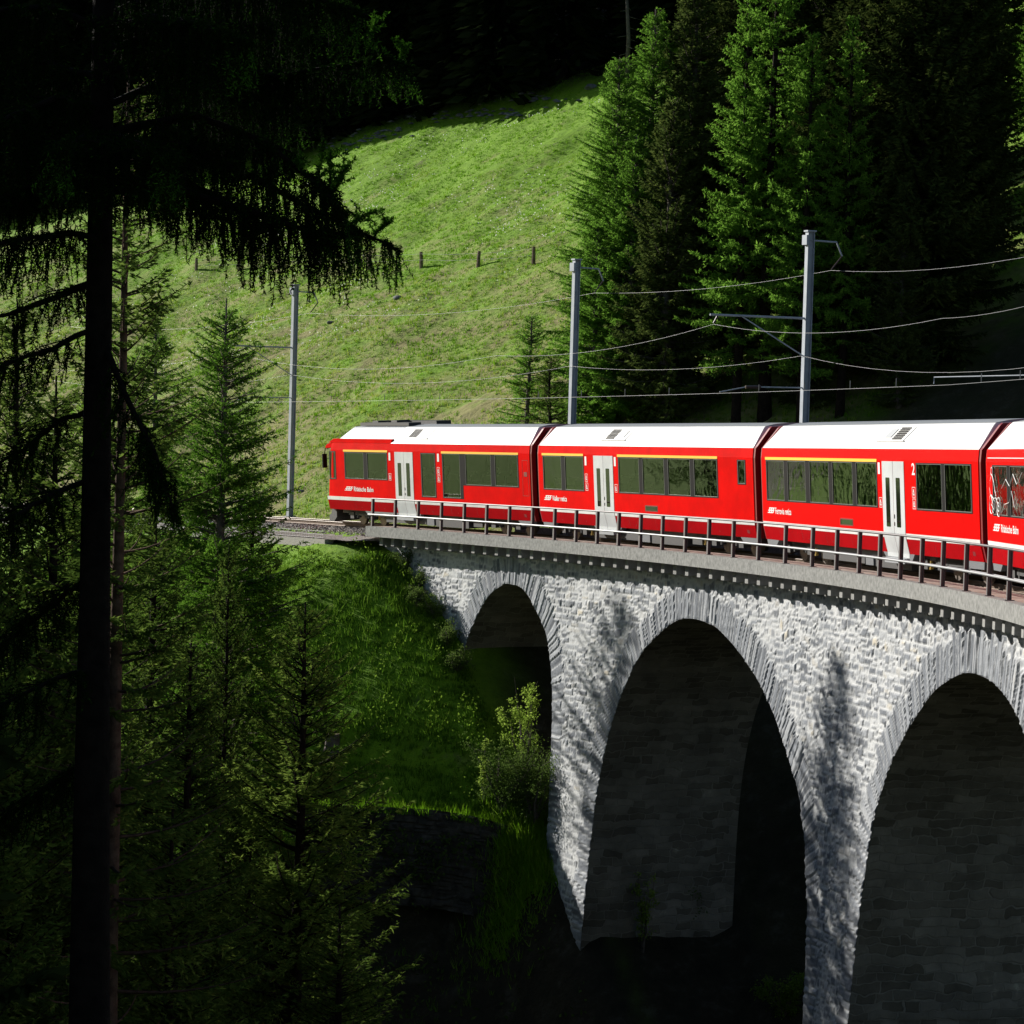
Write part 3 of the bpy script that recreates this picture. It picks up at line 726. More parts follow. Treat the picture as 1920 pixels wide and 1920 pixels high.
    if front:
        b = MB(); pr = [(-1.235, 3.2), (-1.0, 3.47), (-.80, 3.70), (-.74, 3.745), (0, 3.8), (.74, 3.745), (.8, 3.7), (1.0, 3.47), (1.235, 3.2)]
        V = []; n_ = len(pr)
        for k, x in enumerate((.55, 1.3, 5.84)):
            for y, z in pr: V.append((x+(.9*(z-3.2)/.6 if k == 0 else (.3 if k == 1 else .28*smooth(3.15, 3.75, np.array(z)))), y*(.93 if k == 0 else 1), z))
        F = [(a*n_+k, a*n_+k+1, (a+1)*n_+k+1, (a+1)*n_+k) for a in range(2) for k in range(n_-1)]+[tuple(range(n_))[::-1], tuple(2*n_+k for k in range(n_))]
        b.add(V, F); b.build('cab_roof', M['panel_grey'], r)
        b = MB()
        for k in range(12):
            q = 1.5+k*.37; b.box((q, -1.04, 3.415), (q+.05, -1.00, 3.455))
        for k in range(5): b.box((1.9+k*.85, -1.245, 3.21), (1.91+k*.85, -.80, 3.72), lambda V: np.stack([V[:, 0], np.where(V[:, 2] < 3.5, V[:, 1]*1.0, V[:, 1]), V[:, 2]], 1)) if False else None
        b.build('roof_bolts', M['under'], r)
        b = MB(); b.poly([(.05, 3.16), (5.9, 3.16), (5.95, 3.31), (.55, 3.31)], -1.262, -1.13); b.build('cornice', M['red'], r)
        b = MB(); b.box((1.9, -.7, 3.78), (6.3, -.2, 3.90)); b.box((2.2, .1, 3.79), (7.0, .7, 3.94)); b.box((4.2, -.45, 3.9), (4.7, .1, 3.98)); b.box((2.6, -.5, 3.9), (3.1, .1, 3.96)); b.build('roof_equipment', M['under'], r)
        b = MB(); b.poly([(-.315, 1.85), (-.27, 1.78), (.09, 2.9), (.04, 2.95)], -.95, .95); b.build('windscreen', M['dark_glass'], r)
        b = MB(); b.poly([(-.50, 2.93), (-.50, 3.02), (-.30, 3.10), (.12, 3.16), (.12, 2.98)], -1.16, -.98); b.build('mirror_housing', M['red'], r)
        b = MB(); b.tube([(-.42, -1.2, 2.95), (-.40, -1.25, 2.7)], .02, 6); panelm = b.box((-.46, -1.34, 2.18), (-.38, -1.16, 2.72)); b.build('rear_view_mirror', M['black'], r)
        b = MB(); b.poly([(-.62, .10), (-.62, .34), (-.42, .40), (-.34, .62), (.1, .60), (.1, .28), (-.2, .10)], -1.05, 1.05); b.build('snow_plough', M['under'], r)
        b = MB(); b.box((-.75, -.16, .62), (-.25, .16, .9)); b.build('coupler', M['under'], r)
    if vent is not None:
        v0, hot = vent
        def on_roof(mb, xa_, xb_, ta, tb, pr_):   # t runs 0..1 up the slanting roof
            pa = np.array([1.235, 3.20]); pb = np.array([.80, 3.70]); nrm = np.array([.5, .435]); nrm /= np.linalg.norm(nrm)
            q = [pa+(pb-pa)*t+nrm*d for t in (ta, tb) for d in (-.01, pr_)]
            sl = .27
            V = []
            for x in (xa_, xb_):
                for k, (y, z) in enumerate(q): V.append((x+sl*(ta if k < 2 else tb), -y, z))
            mb.add(V, [(0, 1, 3, 2), (5, 4, 6, 7), (1, 5, 7, 3), (0, 2, 6, 4), (0, 4, 5, 1), (2, 3, 7, 6)])
        b = MB(); on_roof(b, v0-.25, v0+1.75, .22, .27, .05); on_roof(b, v0-.15, v0+1.65, .27, .95, .015); b.build('vent_cover', M['white'], r)
        b = MB()
        for rr_ in range(7):
            for cc_ in range(2):
                on_roof(b, v0+(.0 if not hot else .75)+cc_*.36, v0+(.0 if not hot else .75)+cc_*.36+.32, .33+rr_*.085, .33+rr_*.085+.05, .035)
        b.build('vent_grille', M['black'], r)
        b = MB(); on_roof(b, v0+(.95 if not hot else .1), v0+(1.4 if not hot else .55), .42, .82, .03); b.build('vent_flap', M['panel_grey'], r)
    # windows
    ws = sorted(windows)
    for k, (a, zb, c, zt) in enumerate(ws):
        gl = (a-ws[k-1][2])/2 if k and a-ws[k-1][2] < .55 else .07
        gr_ = (ws[k+1][0]-c)/2 if k+1 < len(ws) and ws[k+1][0]-c < .55 else .07
        b = MB(); e = .0
        for (p, q, s_, t_) in ((a-gl, zb-.045, c+gr_, zb-.001), (a-gl, zt+.001, c+gr_, zt+.035), (a-gl, zb-.0009, a-.001, zt+.0009), (c+.001, zb-.0009, c+gr_, zt+.0009)): panel(b, p, q, s_, t_, .006, 0, .02)
        w_ = b.build('window', M['black'], r)
        f = [(a-.001, -1.312, zb-.001), (c+.001, -1.312, zb-.001), (c+.001, -1.312, zt+.001), (a-.001, -1.312, zt+.001)]
        b2 = MB().add(f, [(0, 1, 2, 3)]); b2.build('pane', M['glass'], w_)
        rim = MB()
        for (p, q, s_, t_) in ((a-.015, zb-.018, c+.015, zb), (a-.015, zt, c+.015, zt+.012), (a-.018, zb, a, zt), (c, zb, c+.018, zt)): panel(rim, p, q, s_, t_, .0085, .0, .003)
        rim.build('rim', M['frame'], w_)
    # far side: the same windows seen only from elsewhere
    b = MB()
    for (a, zb, c, zt) in windows: b.add([(c, 1.312, zb), (a, 1.312, zb), (a, 1.312, zt), (c, 1.312, zt)], [(0, 1, 2, 3)])
    b.build('far_side_windows', M['glass'], r)
    for a, q in yellow: panel(b := MB(), a, 2.825, q, 2.90, .009); b.build('yellow_stripe', M['yellow'], r)
    for d0, d1 in doors:
        mid_ = (d0+d1)/2
        for k, (a, q) in enumerate(((d0, mid_-.012), (mid_+.012, d1))):
            b = MB(); V = []
            zs = [.50, .60, .985, 1.10, 2.85]
            for z in zs: V += [(a, -(side_y(max(z, .6))+.012), z), (q, -(side_y(max(z, .6))+.012), z)]
            V += [(x, -1.2, z) for z in (.50, 2.85) for x in (a, q)]
            n_ = len(zs); F = [(2*j, 2*j+1, 2*j+3, 2*j+2) for j in range(n_-1)]
            F += [(0, 2*n_, 2*n_+1, 1), (2*n_-2, 2*n_-1, 2*n_+3, 2*n_+2)]+[tuple([2*j for j in range(n_)]+[2*n_+2, 2*n_]), tuple([2*j+1 for j in range(n_)][::-1]+[2*n_+1, 2*n_+3])]
            b.add(V, F); d = b.build('door_leaf', M['door'], r)
            c_ = a+.26 if k == 0 else a+.20
            panel(b := MB(), c_, 1.24, c_+.30, 2.45, .016, .03); b.build('pane', M['dark_glass'], d)
        panel(b := MB(), mid_-.011, .6, mid_+.011, 2.85, .004); b.build('door_seal', M['black'], r)
        panel(b := MB(), mid_+.03, 1.45, mid_+.075, 1.55, .018); panel(b, mid_+.03, 1.27, mid_+.075, 1.36, .018); b.build('door_button', M['black'], r)
        b = MB(); b.box((d0+.1, -1.36, .36), (d1-.05, -1.0, .48)); b.build('door_step', M['panel_grey'], r)
    for s, a in digits: text_mesh('class_number', s, a, a+(.15 if s == '1' else .22), 2.53, 2.815, M['letter'], r)
    for a, z in picts:
        b = MB()
        for (p, q, s_, t_) in ((a, z, a+.23, z+.012), (a, z+.238, a+.23, z+.25), (a, z, a+.012, z+.25), (a+.218, z, a+.23, z+.25)): panel(b, p, q, s_, t_, .005, 0, .002)
        panel(b, a+.08, z+.13, a+.13, z+.20, .006, .02, .002); panel(b, a+.06, z+.05, a+.09, z+.15, .006, 0, .002); panel(b, a+.09, z+.05, a+.18, z+.075, .006, 0, .002); panel(b, a+.13, z+.08, a+.155, z+.14, .006, 0, .002)
        b.build('pictogram', M['letter'], r)
    la, lb = logo
    b = MB()
    for (z0, z1, xa_, xb_) in ((1.475, 1.50, .22, 1.), (1.345, 1.37, 0., .80), (1.405, 1.44, .10, .93)):
        V = []
        for z, sh in ((z0, 0), (z1, .05)):
            for x in (la+(lb-la)*xa_+sh, la+(lb-la)*xb_+sh): V.append((x, -(side_y(z)+.006), z))
        b.add(V, [(0, 1, 3, 2)])
    for k in range(3):
        xa_ = la+(lb-la)*(.22+.26*k); b.add([(xa_, -1.326, 1.37), (xa_+.09, -1.326, 1.37), (xa_+.13, -1.326, 1.475), (xa_+.04, -1.326, 1.475)], [(0, 1, 2, 3)])
    b.build('company_emblem', M['letter'], r)
    text_mesh('company_lettering', words[0], words[1], words[2], 1.33, 1.505, M['letter'], r, bold=.003)
    for (a, zb, c, zt) in small:
        panel(b := MB(), a-.04, zb-.03, c+.04, zt+.03, .004, .0); panel(b, (a+c)/2-.02, zb, (a+c)/2+.02, zt, .007); o = b.build('grille', M['red_dark'], r)
        panel(b := MB(), a, zb, c, zt, .008); b.build('slot', M['dark_glass'], o)
    # thin seams and hatches on the lower band
    b = MB(); q = x0+1.4 if not front else 2.5
    for k in range(7):
        xk = q+k*2.1
        if all(not (d0-.1 < xk < d1+.1) for d0, d1 in doors): panel(b, xk, .66, xk+.012, .93, .006, 0, .001); panel(b, xk+.5, .70, xk+.54, .74, .007, 0, .001)
    panel(b, x1-.62, .72, x1-.45, .82, .0065, 0, .001)
    b.build('panel_seams', M['red_dark'], r)
    for a, c in hatches:
        b = MB()
        for (p, q_, s_, t_) in ((a, 1.44, c, 1.452), (a, 2.64, c, 2.652), (a, 1.44, a+.012, 2.65), (c-.012, 1.44, c, 2.65)): panel(b, p, q_, s_, t_, .005, 0, .002)
        panel(b, a+.1, 2.1, c-.1, 2.25, .006); b.build('service_hatch', M['red_dark'], r)
    # skirts, underframe, bogies
    b = MB()
    for a, c in ((3.3, 13.6),):
        for d0, d1 in doors:
            MB().poly([(d0-.35, .60), (d0-.05, .42), (d1+.15, .42), (d1+.35, .60)], -1.235, -1.05).build('skirt', M['skirt'], r)
    if not front: MB().poly([(x0+.02, .60), (x0+.1, .44), (x0+.9, .44), (x0+1.15, .60)], -1.225, -1.1).build('skirt', M['skirt'], r)
    b.poly([(x1-1.2, .60), (x1-.95, .42), (x1-.05, .42), (x1-.02, .60)], -1.225, -1.1)
    if front: MB().poly([(3.2, .60), (3.5, .44), (5.9, .44), (5.95, .60)], -1.225, -1.1).build('skirt', M['skirt'], r)
    b.build('skirt', M['skirt'], r)
    b = MB(); b.box((.6, -1.0, .45), (16.8, 1.0, .62)); b.box((4.9, -1.12, .22), (8.4, 1.12, .45)); b.box((9.2, -1.1, .18), (11.9, 1.1, .45)); b.box((12.2, -1.05, .25), (12.9, 1.05, .5)); b.build('underframe', M['under'], r)
    b = MB(); b.box((8.5, -1.13, .2), (9.1, -1.0, .44)); b.build('equipment_box', M['skirt'], r)
    for xc in (2.5, 14.7):
        b = MB(); b.box((xc-1.35, -1.0, .38), (xc+1.35, -.82, .56)); b.box((xc-1.35, .82, .38), (xc+1.35, 1.0, .56)); b.box((xc-.2, -.85, .3), (xc+.2, .85, .5))
        for dx in (-.95, .95): b.box((xc+dx-.16, -1.04, .26), (xc+dx+.16, -.8, .5)); b.cyl((xc+dx*.55, -.93, .45), (0, 0, 1), .09, .3, 10)
        bg = b.build('bogie', M['under'], r)
        for dx in (-.95, .95):
            b = MB(); b.cyl((xc+dx, -.535, .37), (0, 1, 0), .37, .11, 24); b.cyl((xc+dx, .535, .37), (0, 1, 0), .37, .11, 24); b.cyl((xc+dx, 0, .37), (0, 1, 0), .06, 1.0, 10); b.build('wheelset', M['steel'], bg)
        b = MB(); xv = xc+1.55 if xc < 8 else xc-1.6; b.cyl((xv, -1.02, .38), (0, 0, 1), .035, .16, 8); b.cyl((xv, -1.02, .28), (0, 0, 1), .055, .05, 8); b.build('drain_valve', M['brass'], r)
    return r
def gangway(r, x):
    ins = lambda d: [(-y+d, z) for y, z in SIDE+ROOF[1:]]+[(y-d, z) for y, z in (SIDE+ROOF[1:])[::-1]]
    # end frames of the two coaches and the folded bellows between
    b = MB()
    for k in range(7):
        xa = x+.0+k*.105; V, F = extrude([(y*(.86), .62+(z-.6)*.955) for y, z in ins(0)], [xa, xa+.05, xa+.1], None); b.add(V, F)
    b.build('gangway_bellows', M['black'], r)
def endframe(r, xa, xb, lean):
    full = [(-y, z) for y, z in SIDE+ROOF[1:]]+[(y, z) for y, z in (SIDE+ROOF[1:])[::-1]]
    full = [(y*.985, z-.01) for y, z in full]
    V, F = extrude(full, [xa, xb], lambda k, z: lean*float(smooth(3.15, 3.75, np.array(z)))); b = MB(); b.add(V, F); b.build('end_frame', M['red_dark'], r)  # dark red paints in the shade on the coach ends

W1 = [(.26, 1.80, .77, 2.80), (1.72, 1.83, 3.44, 2.78), (3.81, 1.83, 5.55, 2.78), (8.62, 1.28, 9.74, 2.80), (10.42, 1.28, 11.80, 2.80), (12.30, 1.76, 14.27, 2.80), (14.62, 1.76, 16.33, 2.80)]
c1 = coach(0, 'leading cab coach with grey nose roof, nearest the bare track on the left', W1, [(1.58, 5.65), (10.31, 16.41)], [(6.30, 7.88)], [('1', 5.77), ('1', 9.97)], [(5.72, 1.80), (9.92, 2.08), (9.94, 1.80)], (1.57, 2.37), ('Rhätische Bahn', 2.47, 4.27), vent=(7.0, False), front=True, hatches=[(16.68, 17.13)])
W2 = [(.64, 1.73, 2.25, 2.79), (2.62, 1.73, 4.20, 2.79), (7.25, 1.73, 8.86, 2.79), (9.18, 1.73, 10.83, 2.79), (11.16, 1.73, 12.79, 2.79), (13.11, 1.73, 14.74, 2.79), (16.24, 2.15, 16.68, 2.78)]
c2 = coach(1, 'second coach from the left, four big windows and one slim window', W2, [(.51, 4.24), (7.13, 14.8)], [(5.13, 6.76)], [('1', 4.37), ('1', 6.86)], [(4.35, 2.01), (4.37, 1.72), (6.85, 1.71)], (.57, 1.28), ('Viafier retica', 1.35, 2.68), small=[(9.3, 1.20, 10.22, 1.33)], vent=(5.6, False))
W3 = [(.66, 1.73, 2.27, 2.79), (2.64, 1.73, 4.22, 2.79), (4.62, 1.73, 6.24, 2.79), (6.58, 1.73, 8.2, 2.79), (8.54, 1.73, 10.09, 2.79), (13.1, 1.73, 14.8, 2.79), (15.05, 1.73, 16.75, 2.79)]
c3 = coach(2, 'third coach with five windows left of the door and a 2 on its side', W3, [(.54, 10.15)], [(10.56, 12.18)], [('1', 10.24), ('2', 12.75)], [(10.27, 1.70), (12.73, 1.99), (12.75, 1.71)], (.62, 1.30), ('Ferrovia retica', 1.38, 2.85), small=[(7.13, 1.20, 8.12, 1.33)], vent=(9.9, True))
W4 = [(.95, 1.72, 2.55, 2.77), (2.93, 1.72, 4.9, 2.77), (5.3, 1.72, 7.2, 2.77), (13.1, 1.73, 14.8, 2.77)]
c4 = coach(3, 'rearmost coach cut by the right edge, cyclist drawn on its side', W4, [], [(9.0, 10.6)], [('2', 8.6)], [(8.6, 1.7)], (.80, 1.62), ('Rhätische Bahn', 1.77, 3.68), vent=(9.9, True))
for c in (c1, c2, c3):
    endframe(c, 17.242, 17.36, -.02); gangway(c, 17.30)
for c in (c2, c3, c4): endframe(c, .04, .158, .02)
# white line drawing of a cyclist on the last coach
b = MB()
def line(P, w=.016):
    P = np.array(P, float)
    b.tube([(x, -(side_y(z)+.019), z) for x, z in P], w, 5)
def ring(cx, cz, rx, rz, w=.010):
    a = np.linspace(0, 2*math.pi, 25); line(np.stack([cx+rx*np.cos(a), cz+rz*np.sin(a)], 1), w)
ring(.78, 1.93, .20, .21); ring(1.62, 1.88, .22, .21); ring(1.62, 1.88, .10, .10)
ring(.92, 2.66, .10, .09)
for P in ([(.85, 2.55), (.70, 2.45), (.62, 2.30), (.72, 2.12), (.95, 2.08)], [(.95, 2.6), (1.12, 2.42), (1.22, 2.25), (1.35, 2.12)], [(.80, 2.12), (.95, 1.95), (.85, 1.80), (1.0, 1.74)], [(.95, 2.1), (1.15, 2.0), (1.05, 1.78)], [(.78, 1.93), (1.0, 2.06), (1.36, 2.08), (1.62, 1.88)], [(1.36, 2.08), (1.30, 2.2), (1.42, 2.22)], [(.78, 1.93), (1.1, 1.8), (1.36, 2.08)], [(1.9, 1.75), (2.3, 1.95), (2.8, 2.0), (3.1, 2.25), (3.4, 1.9), (3.8, 2.1)], [(2.0, 2.3), (2.5, 2.5), (2.9, 2.35), (3.3, 2.62), (3.7, 2.4), (4.3, 2.66)]): line(P, .008)
b.build('cyclist_drawing', M['letter'], c4)
panel(b := MB(), .33, 2.95, 17.0, 2.965, .006); b.build('pin_stripe', M['letter'], c4)

# ------------------------------------------------------------------ trees
def rhombs(Cn, A, B):
    """quads from centres, half axes"""
    V = np.stack([Cn-A, Cn+B*.9-A*.1, Cn+A, Cn-B*.9-A*.1], 1).reshape(-1, 3)
    return V, np.arange(len(Cn)*4).reshape(-1, 4)
def unit(v): return v/(np.linalg.norm(v, axis=-1, keepdims=True)+1e-9)
class Crown:
    def __init__(s): s.c = []; s.a = []; s.b = []; s.t = []
    def add(s, c, d, ln, wd, tone, rg, n=1, spread=.5):
        """blades around points c along direction d"""
        for _ in range(n):
            dd = unit(d + rg.normal(0, spread, c.shape)); pb = unit(np.cross(dd, rg.normal(0, 1, c.shape)))
            l = ln*rg.uniform(.7, 1.3, (len(c), 1)); w = wd*rg.uniform(.7, 1.3, (len(c), 1))
            s.c.append(c+dd*l*.3); s.a.append(dd*l*.5); s.b.append(pb*w*.5); s.t.append(np.clip(tone+rg.normal(0, .13, len(c)), 0, 1))
    def build(s, name, m, parent):
        V, F = rhombs(np.concatenate(s.c), np.concatenate(s.a), np.concatenate(s.b))
        return mk(name, V, F, m, parent, attrs=dict(tone=('FACE', np.concatenate(s.t))))
def trunk_mb(h, r0, rg, bend=.15, top=.02):
    n = 14; z = np.linspace(-.6, h, n); bx = np.cumsum(rg.normal(0, bend/n*2, n)); by = np.cumsum(rg.normal(0, bend/n*2, n))
    r = r0*(1-np.clip(z/h, 0, 1))**.85+top; r[0] *= 1.25
    return np.stack([bx-bx[1], by-by[1], z], 1), r
def conifer(h, R, seed, style='spruce', base=.12, dens=1., blade=(.20, .060), whorl=.36, r0=None, per=6, droop=1., fill=1., az_bias=None, tone0=.45):
    """returns (trunk MB, Crown) for a conifer of height h, crown radius R"""
    rg = np.random.default_rng(seed); tm = MB(); P, rad = trunk_mb(h, r0 or .012*h+.03, rg); tm.tube(P, rad, 9)
    cr = Crown(); z = base*h
    larch = style == 'larch'
    while z < h*.985:
        rel = (z/h-base)/(1-base)
        for k in range(rg.integers(per-1, per+3)):
            az = rg.uniform(0, 2*math.pi); zz = z+rg.normal(0, whorl*.3)
            L = R*((1-rel)**.68)*rg.uniform(.55, 1.12)+.12
            if rel < .12: L *= rg.uniform(.35, .9)
            n = max(4, int(L/.22)); t = np.linspace(0, 1, n)
            s0 = (-.28+.85*rel if not larch else -.05+.6*rel)*droop+rg.normal(0, .08)
            up = (.26 if not larch else .10)
            side = rg.normal(0, .12)
            hx = L*t; zz_ = L*(s0*t + up*t**2.2 - (0 if not larch else .12)*t)
            px = np.interp(zz, P[:, 2], P[:, 0]); py = np.interp(zz, P[:, 2], P[:, 1])
            ca, sa = math.cos(az), math.sin(az)
            pts = np.stack([px+hx*ca-side*L*t**2*sa, py+hx*sa+side*L*t**2*ca, zz+zz_], 1)
            tm.tube(pts[::max(1, n//5)] if n > 5 else pts, np.linspace(.012+.013*L, .005, len(pts[::max(1, n//5)] if n > 5 else pts)), 3, False)
            # side twigs
            m = int(L/(.055/dens))+3; tt = rg.uniform(.12, 1, m)**.8
            q = np.stack([np.interp(tt, t, pts[:, j]) for j in range(3)], 1)
            dirL = unit(np.stack([np.full(m, ca), np.full(m, sa), np.full(m, s0+2*up*.5)], 1)); sgn = rg.choice([-1, 1], m)
            sd = np.stack([-sa*sgn, ca*sgn, np.zeros(m)], 1)
            ln = (1.08-tt)*L*.42*rg.uniform(.5, 1.1, m); ln = np.clip(ln, .14, .95)
            hang = rg.uniform(.15, .6, m)*(1.0 if not larch else .8)*(1-rel*.6)
            d = unit(dirL*.55+sd*.8+np.stack([0*hang, 0*hang, -hang], 1))
            cl = blade[0]*.62
            cnt = np.maximum(1, (ln/cl).astype(int)); idx = np.repeat(np.arange(m), cnt)
            u = (np.concatenate([np.arange(c) for c in cnt])+.5)*cl
            cc = q[idx]+d[idx]*u[:, None]; cc[:, 2] -= (u**2)*(.35 if not larch else .5)
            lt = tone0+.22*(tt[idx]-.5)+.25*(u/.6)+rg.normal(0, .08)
            if larch:
                cr.add(cc, d[idx], blade[0], blade[1], lt, rg, max(1, int(2*fill)), .75)
            else:
                cr.add(cc, d[idx], blade[0], blade[1], lt, rg, max(1, int(2*fill)), .38)
        z += whorl*rg.uniform(.8, 1.2)*(1-.45*rel)
    return tm, cr
GROUPS = {}
def tree(name, label, cat, x, y, h, R, seed, mats=('bark_dark', 'spruce'), group=None, lean=0., z=None, **k):
    r = empty(name, (x, y, gz(x, y)-.05 if z is None else z)); tag(r, label, cat, group)
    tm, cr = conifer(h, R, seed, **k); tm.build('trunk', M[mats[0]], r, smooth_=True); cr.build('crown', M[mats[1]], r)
    if lean: r.rotation_euler[1] = lean
    return r
def copy_tree(src, label, x, y, sc_=1., rot=0., group=None, z=None, mats=None):
    r = src.copy(); C.objects.link(r); r['label'] = label
    if group: r['group'] = group
    r.location = (x, y, gz(x, y)-.05 if z is None else z); r.rotation_euler = (0, 0, rot); r.scale = (sc_ if not hasattr(sc_, '__len__') else sc_[0],)*2+((sc_ if not hasattr(sc_, '__len__') else sc_[1]),)
    for ch in src.children:
        c = ch.copy(); C.objects.link(c); c.parent = r
        if mats and ch.name.startswith('crown'):
            c.data = ch.data.copy(); c.data.materials[0] = M[mats]
    return r
def topz(px, py, D): return at(px, py, D)[2]
def stand(px, pytop, D):
    """x, y and height of a tree whose tip shows at that place"""
    p = at(px, 675, D); x = p[0]; t = at(px, pytop, D)
    return t[0], D, t[2]-gz(t[0], D)
# --- right of the meadow
def T_(name, label, cat, px, pt, D, R, seed, group=None, **k):
    x, y, h = stand(px, pt, D); return tree(name, label, cat, x, y, h, R, seed, group=group, **k)
rt = 'conifers standing behind the train'
LA = dict(style='larch', blade=(.13, .04), mats=('bark_grey', 'larch'), dens=1.45, whorl=.28, per=9)
l1 = T_('larch_tree', 'tall pointed bright green larch at the right end of the meadow', 'larch', 1228, 15, 127, 3.3, 11, rt, base=.04, tone0=.42, **LA)
l2 = T_('larch_tree', 'shorter bright green larch leaning out over the meadow, left of the tall pointed one', 'larch', 1163, 105, 126, 3.6, 12, rt, base=.03, tone0=.45, **LA)
T_('larch_tree', 'lowest bushy green larch directly behind the middle mast', 'larch', 1118, 420, 124.5, 2.6, 13, rt, base=.02, **LA)
T_('larch_tree', 'middle green larch filling the gap between the two taller ones', 'larch', 1192, 250, 124, 2.9, 15, rt, base=.03, **LA)
SB = dict(mats=('bark_grey', 'spruce_brown'), base=.02, whorl=.30, per=9, dens=1.2, blade=(.22, .07))
s1 = T_('spruce_tree', 'olive brown spruce just right of the pointed larch, its top out of view', 'spruce', 1312, -60, 126, 3.0, 21, rt, **SB)
T_('spruce_tree', 'olive brown spruce growing between the pointed larch and the third mast', 'spruce', 1262, 190, 122, 2.6, 22, rt, **SB)
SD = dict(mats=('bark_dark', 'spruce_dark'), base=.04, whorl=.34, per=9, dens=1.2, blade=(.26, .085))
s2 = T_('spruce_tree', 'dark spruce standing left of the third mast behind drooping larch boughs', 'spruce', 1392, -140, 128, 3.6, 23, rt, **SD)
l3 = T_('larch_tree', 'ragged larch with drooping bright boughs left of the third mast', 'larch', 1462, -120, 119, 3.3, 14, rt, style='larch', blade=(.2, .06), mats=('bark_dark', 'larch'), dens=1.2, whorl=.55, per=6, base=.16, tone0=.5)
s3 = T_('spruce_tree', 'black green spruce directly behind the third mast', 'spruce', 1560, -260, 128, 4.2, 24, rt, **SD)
def cp(src, px, pt, D, label, rot, m=None, sx=1.):
    x, y, h = stand(px, pt, D); sh = h/(src_h[src.name]); return copy_tree(src, label, x, y, (sh*sx, sh), rot, rt, mats=m)
src_h = {}
for s_, (px, pt, D) in ((s1, (1312, -60, 126)), (s2, (1392, -140, 128)), (s3, (1560, -260, 128)), (l1, (1228, 15, 127)), (l3, (1462, -120, 119))): src_h[s_.name] = stand(px, pt, D)[2]
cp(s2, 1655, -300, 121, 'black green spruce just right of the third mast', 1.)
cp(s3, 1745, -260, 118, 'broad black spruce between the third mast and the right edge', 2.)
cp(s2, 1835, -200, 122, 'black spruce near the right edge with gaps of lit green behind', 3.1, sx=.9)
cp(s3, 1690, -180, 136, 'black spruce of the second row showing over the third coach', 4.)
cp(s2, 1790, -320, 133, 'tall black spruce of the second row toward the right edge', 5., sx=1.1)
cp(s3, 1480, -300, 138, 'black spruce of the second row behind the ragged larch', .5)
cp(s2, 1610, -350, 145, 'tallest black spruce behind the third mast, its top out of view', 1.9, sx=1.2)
cp(l3, 1950, -60, 134, 'lit green larch showing at the right edge beyond the black spruces', .3, m='larch')
cp(l3, 1405, -20, 119, 'feathery larch filling the gap between the brownish spruce and the ragged larch', 3.9, sx=.8)
cp(l3, 1525, 60, 117, 'feathery larch just left of the third mast, behind the ragged one', 5.1, sx=.85)
cp(l3, 1600, 30, 117, 'ragged larch lighting up the black spruces right of the third mast', 2.2, sx=.8)
cp(s1, 1530, 150, 119, 'olive spruce low behind the third mast', .9)
cp(s1, 1700, 330, 116, 'olive spruce low between the third mast and the right edge', 1.7)
cp(s1, 1350, 60, 140, 'brownish spruce behind the second coach, in the second row', 2.4)
cp(s3, 1890, -260, 150, 'black spruce of the back row at the right edge', 3.7)
cp(l1, 1925, 330, 128, 'small green larch at the right edge above the last coach', 1.2)
T_('larch_tree', 'small young larch alone on the meadow left of the middle mast', 'larch', 993, 590, 127, 1.7, 31, None, style='larch', blade=(.13, .035), mats=('bark_grey', 'larch'), whorl=.22, per=6, base=.03)
T_('spruce_tree', 'small dark young spruce tucked beside the young larch', 'spruce', 1035, 668, 123, 1.3, 32, None, mats=('bark_dark', 'spruce'), whorl=.22, per=6, base=.03, blade=(.12, .035))

# --- left: between the camera and the track
lf = 'conifers on the near side of the track'
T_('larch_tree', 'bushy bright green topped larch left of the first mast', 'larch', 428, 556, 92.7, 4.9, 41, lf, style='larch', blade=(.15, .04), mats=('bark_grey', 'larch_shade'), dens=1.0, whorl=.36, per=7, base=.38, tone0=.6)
T_('spruce_tree', 'slender spruce whose right side reaches over the grass bank', 'spruce', 477, 905, 95, 3.1, 42, lf, mats=('bark_dark', 'spruce'), base=.22, dens=1.1)
T_('spruce_tree', 'thin spruce with wide open twiggy boughs, lowest in front of the bank', 'spruce', 576, 1125, 80, 5.6, 43, lf, mats=('bark_dark', 'spruce'), base=.02, dens=.95, whorl=.46, blade=(.18, .045), per=6, fill=1., droop=.8, tone0=.6)
thin = T_('spruce_tree', 'thin brown trunked spruce just right of the black foreground trunk', 'spruce', 238, 120, 58, 3.6, 44, lf, mats=('bark_red', 'spruce'), base=.30, dens=1.2, whorl=.62, per=5, r0=.27, blade=(.18, .05), fill=1., droop=.5)
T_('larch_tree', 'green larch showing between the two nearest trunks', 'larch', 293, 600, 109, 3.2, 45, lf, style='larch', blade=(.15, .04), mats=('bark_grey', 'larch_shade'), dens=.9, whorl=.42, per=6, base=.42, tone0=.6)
a1 = T_('spruce_tree', 'dark spruce at the far left behind the foreground trunk', 'spruce', 40, 560, 74, 5.2, 46, lf, mats=('bark_dark', 'spruce'), base=.03, dens=.85, whorl=.55, per=6)
src_h[a1.name] = stand(40, 560, 74)[2]
def cl(src, px, pt, D, label, rot, m=None, sx=1.):
    x, y, h = stand(px, pt, D); sh = h/(src_h[src.name]); return copy_tree(src, label, x, y, (sh*sx, sh), rot, lf, mats=m)
cl(a1, 205, 700, 78, 'dark spruce showing behind the foreground trunk', 4.9, sx=.9)
cl(a1, 150, 940, 70, 'spruce low down just right of the foreground trunk', 5.7)
cl(a1, 430, 1010, 84, 'olive spruce in front of the bright topped larch trunk', 1.1, sx=.6)
cl(a1, 105, 700, 66, 'dark spruce touching the left side of the foreground trunk', 1.3)
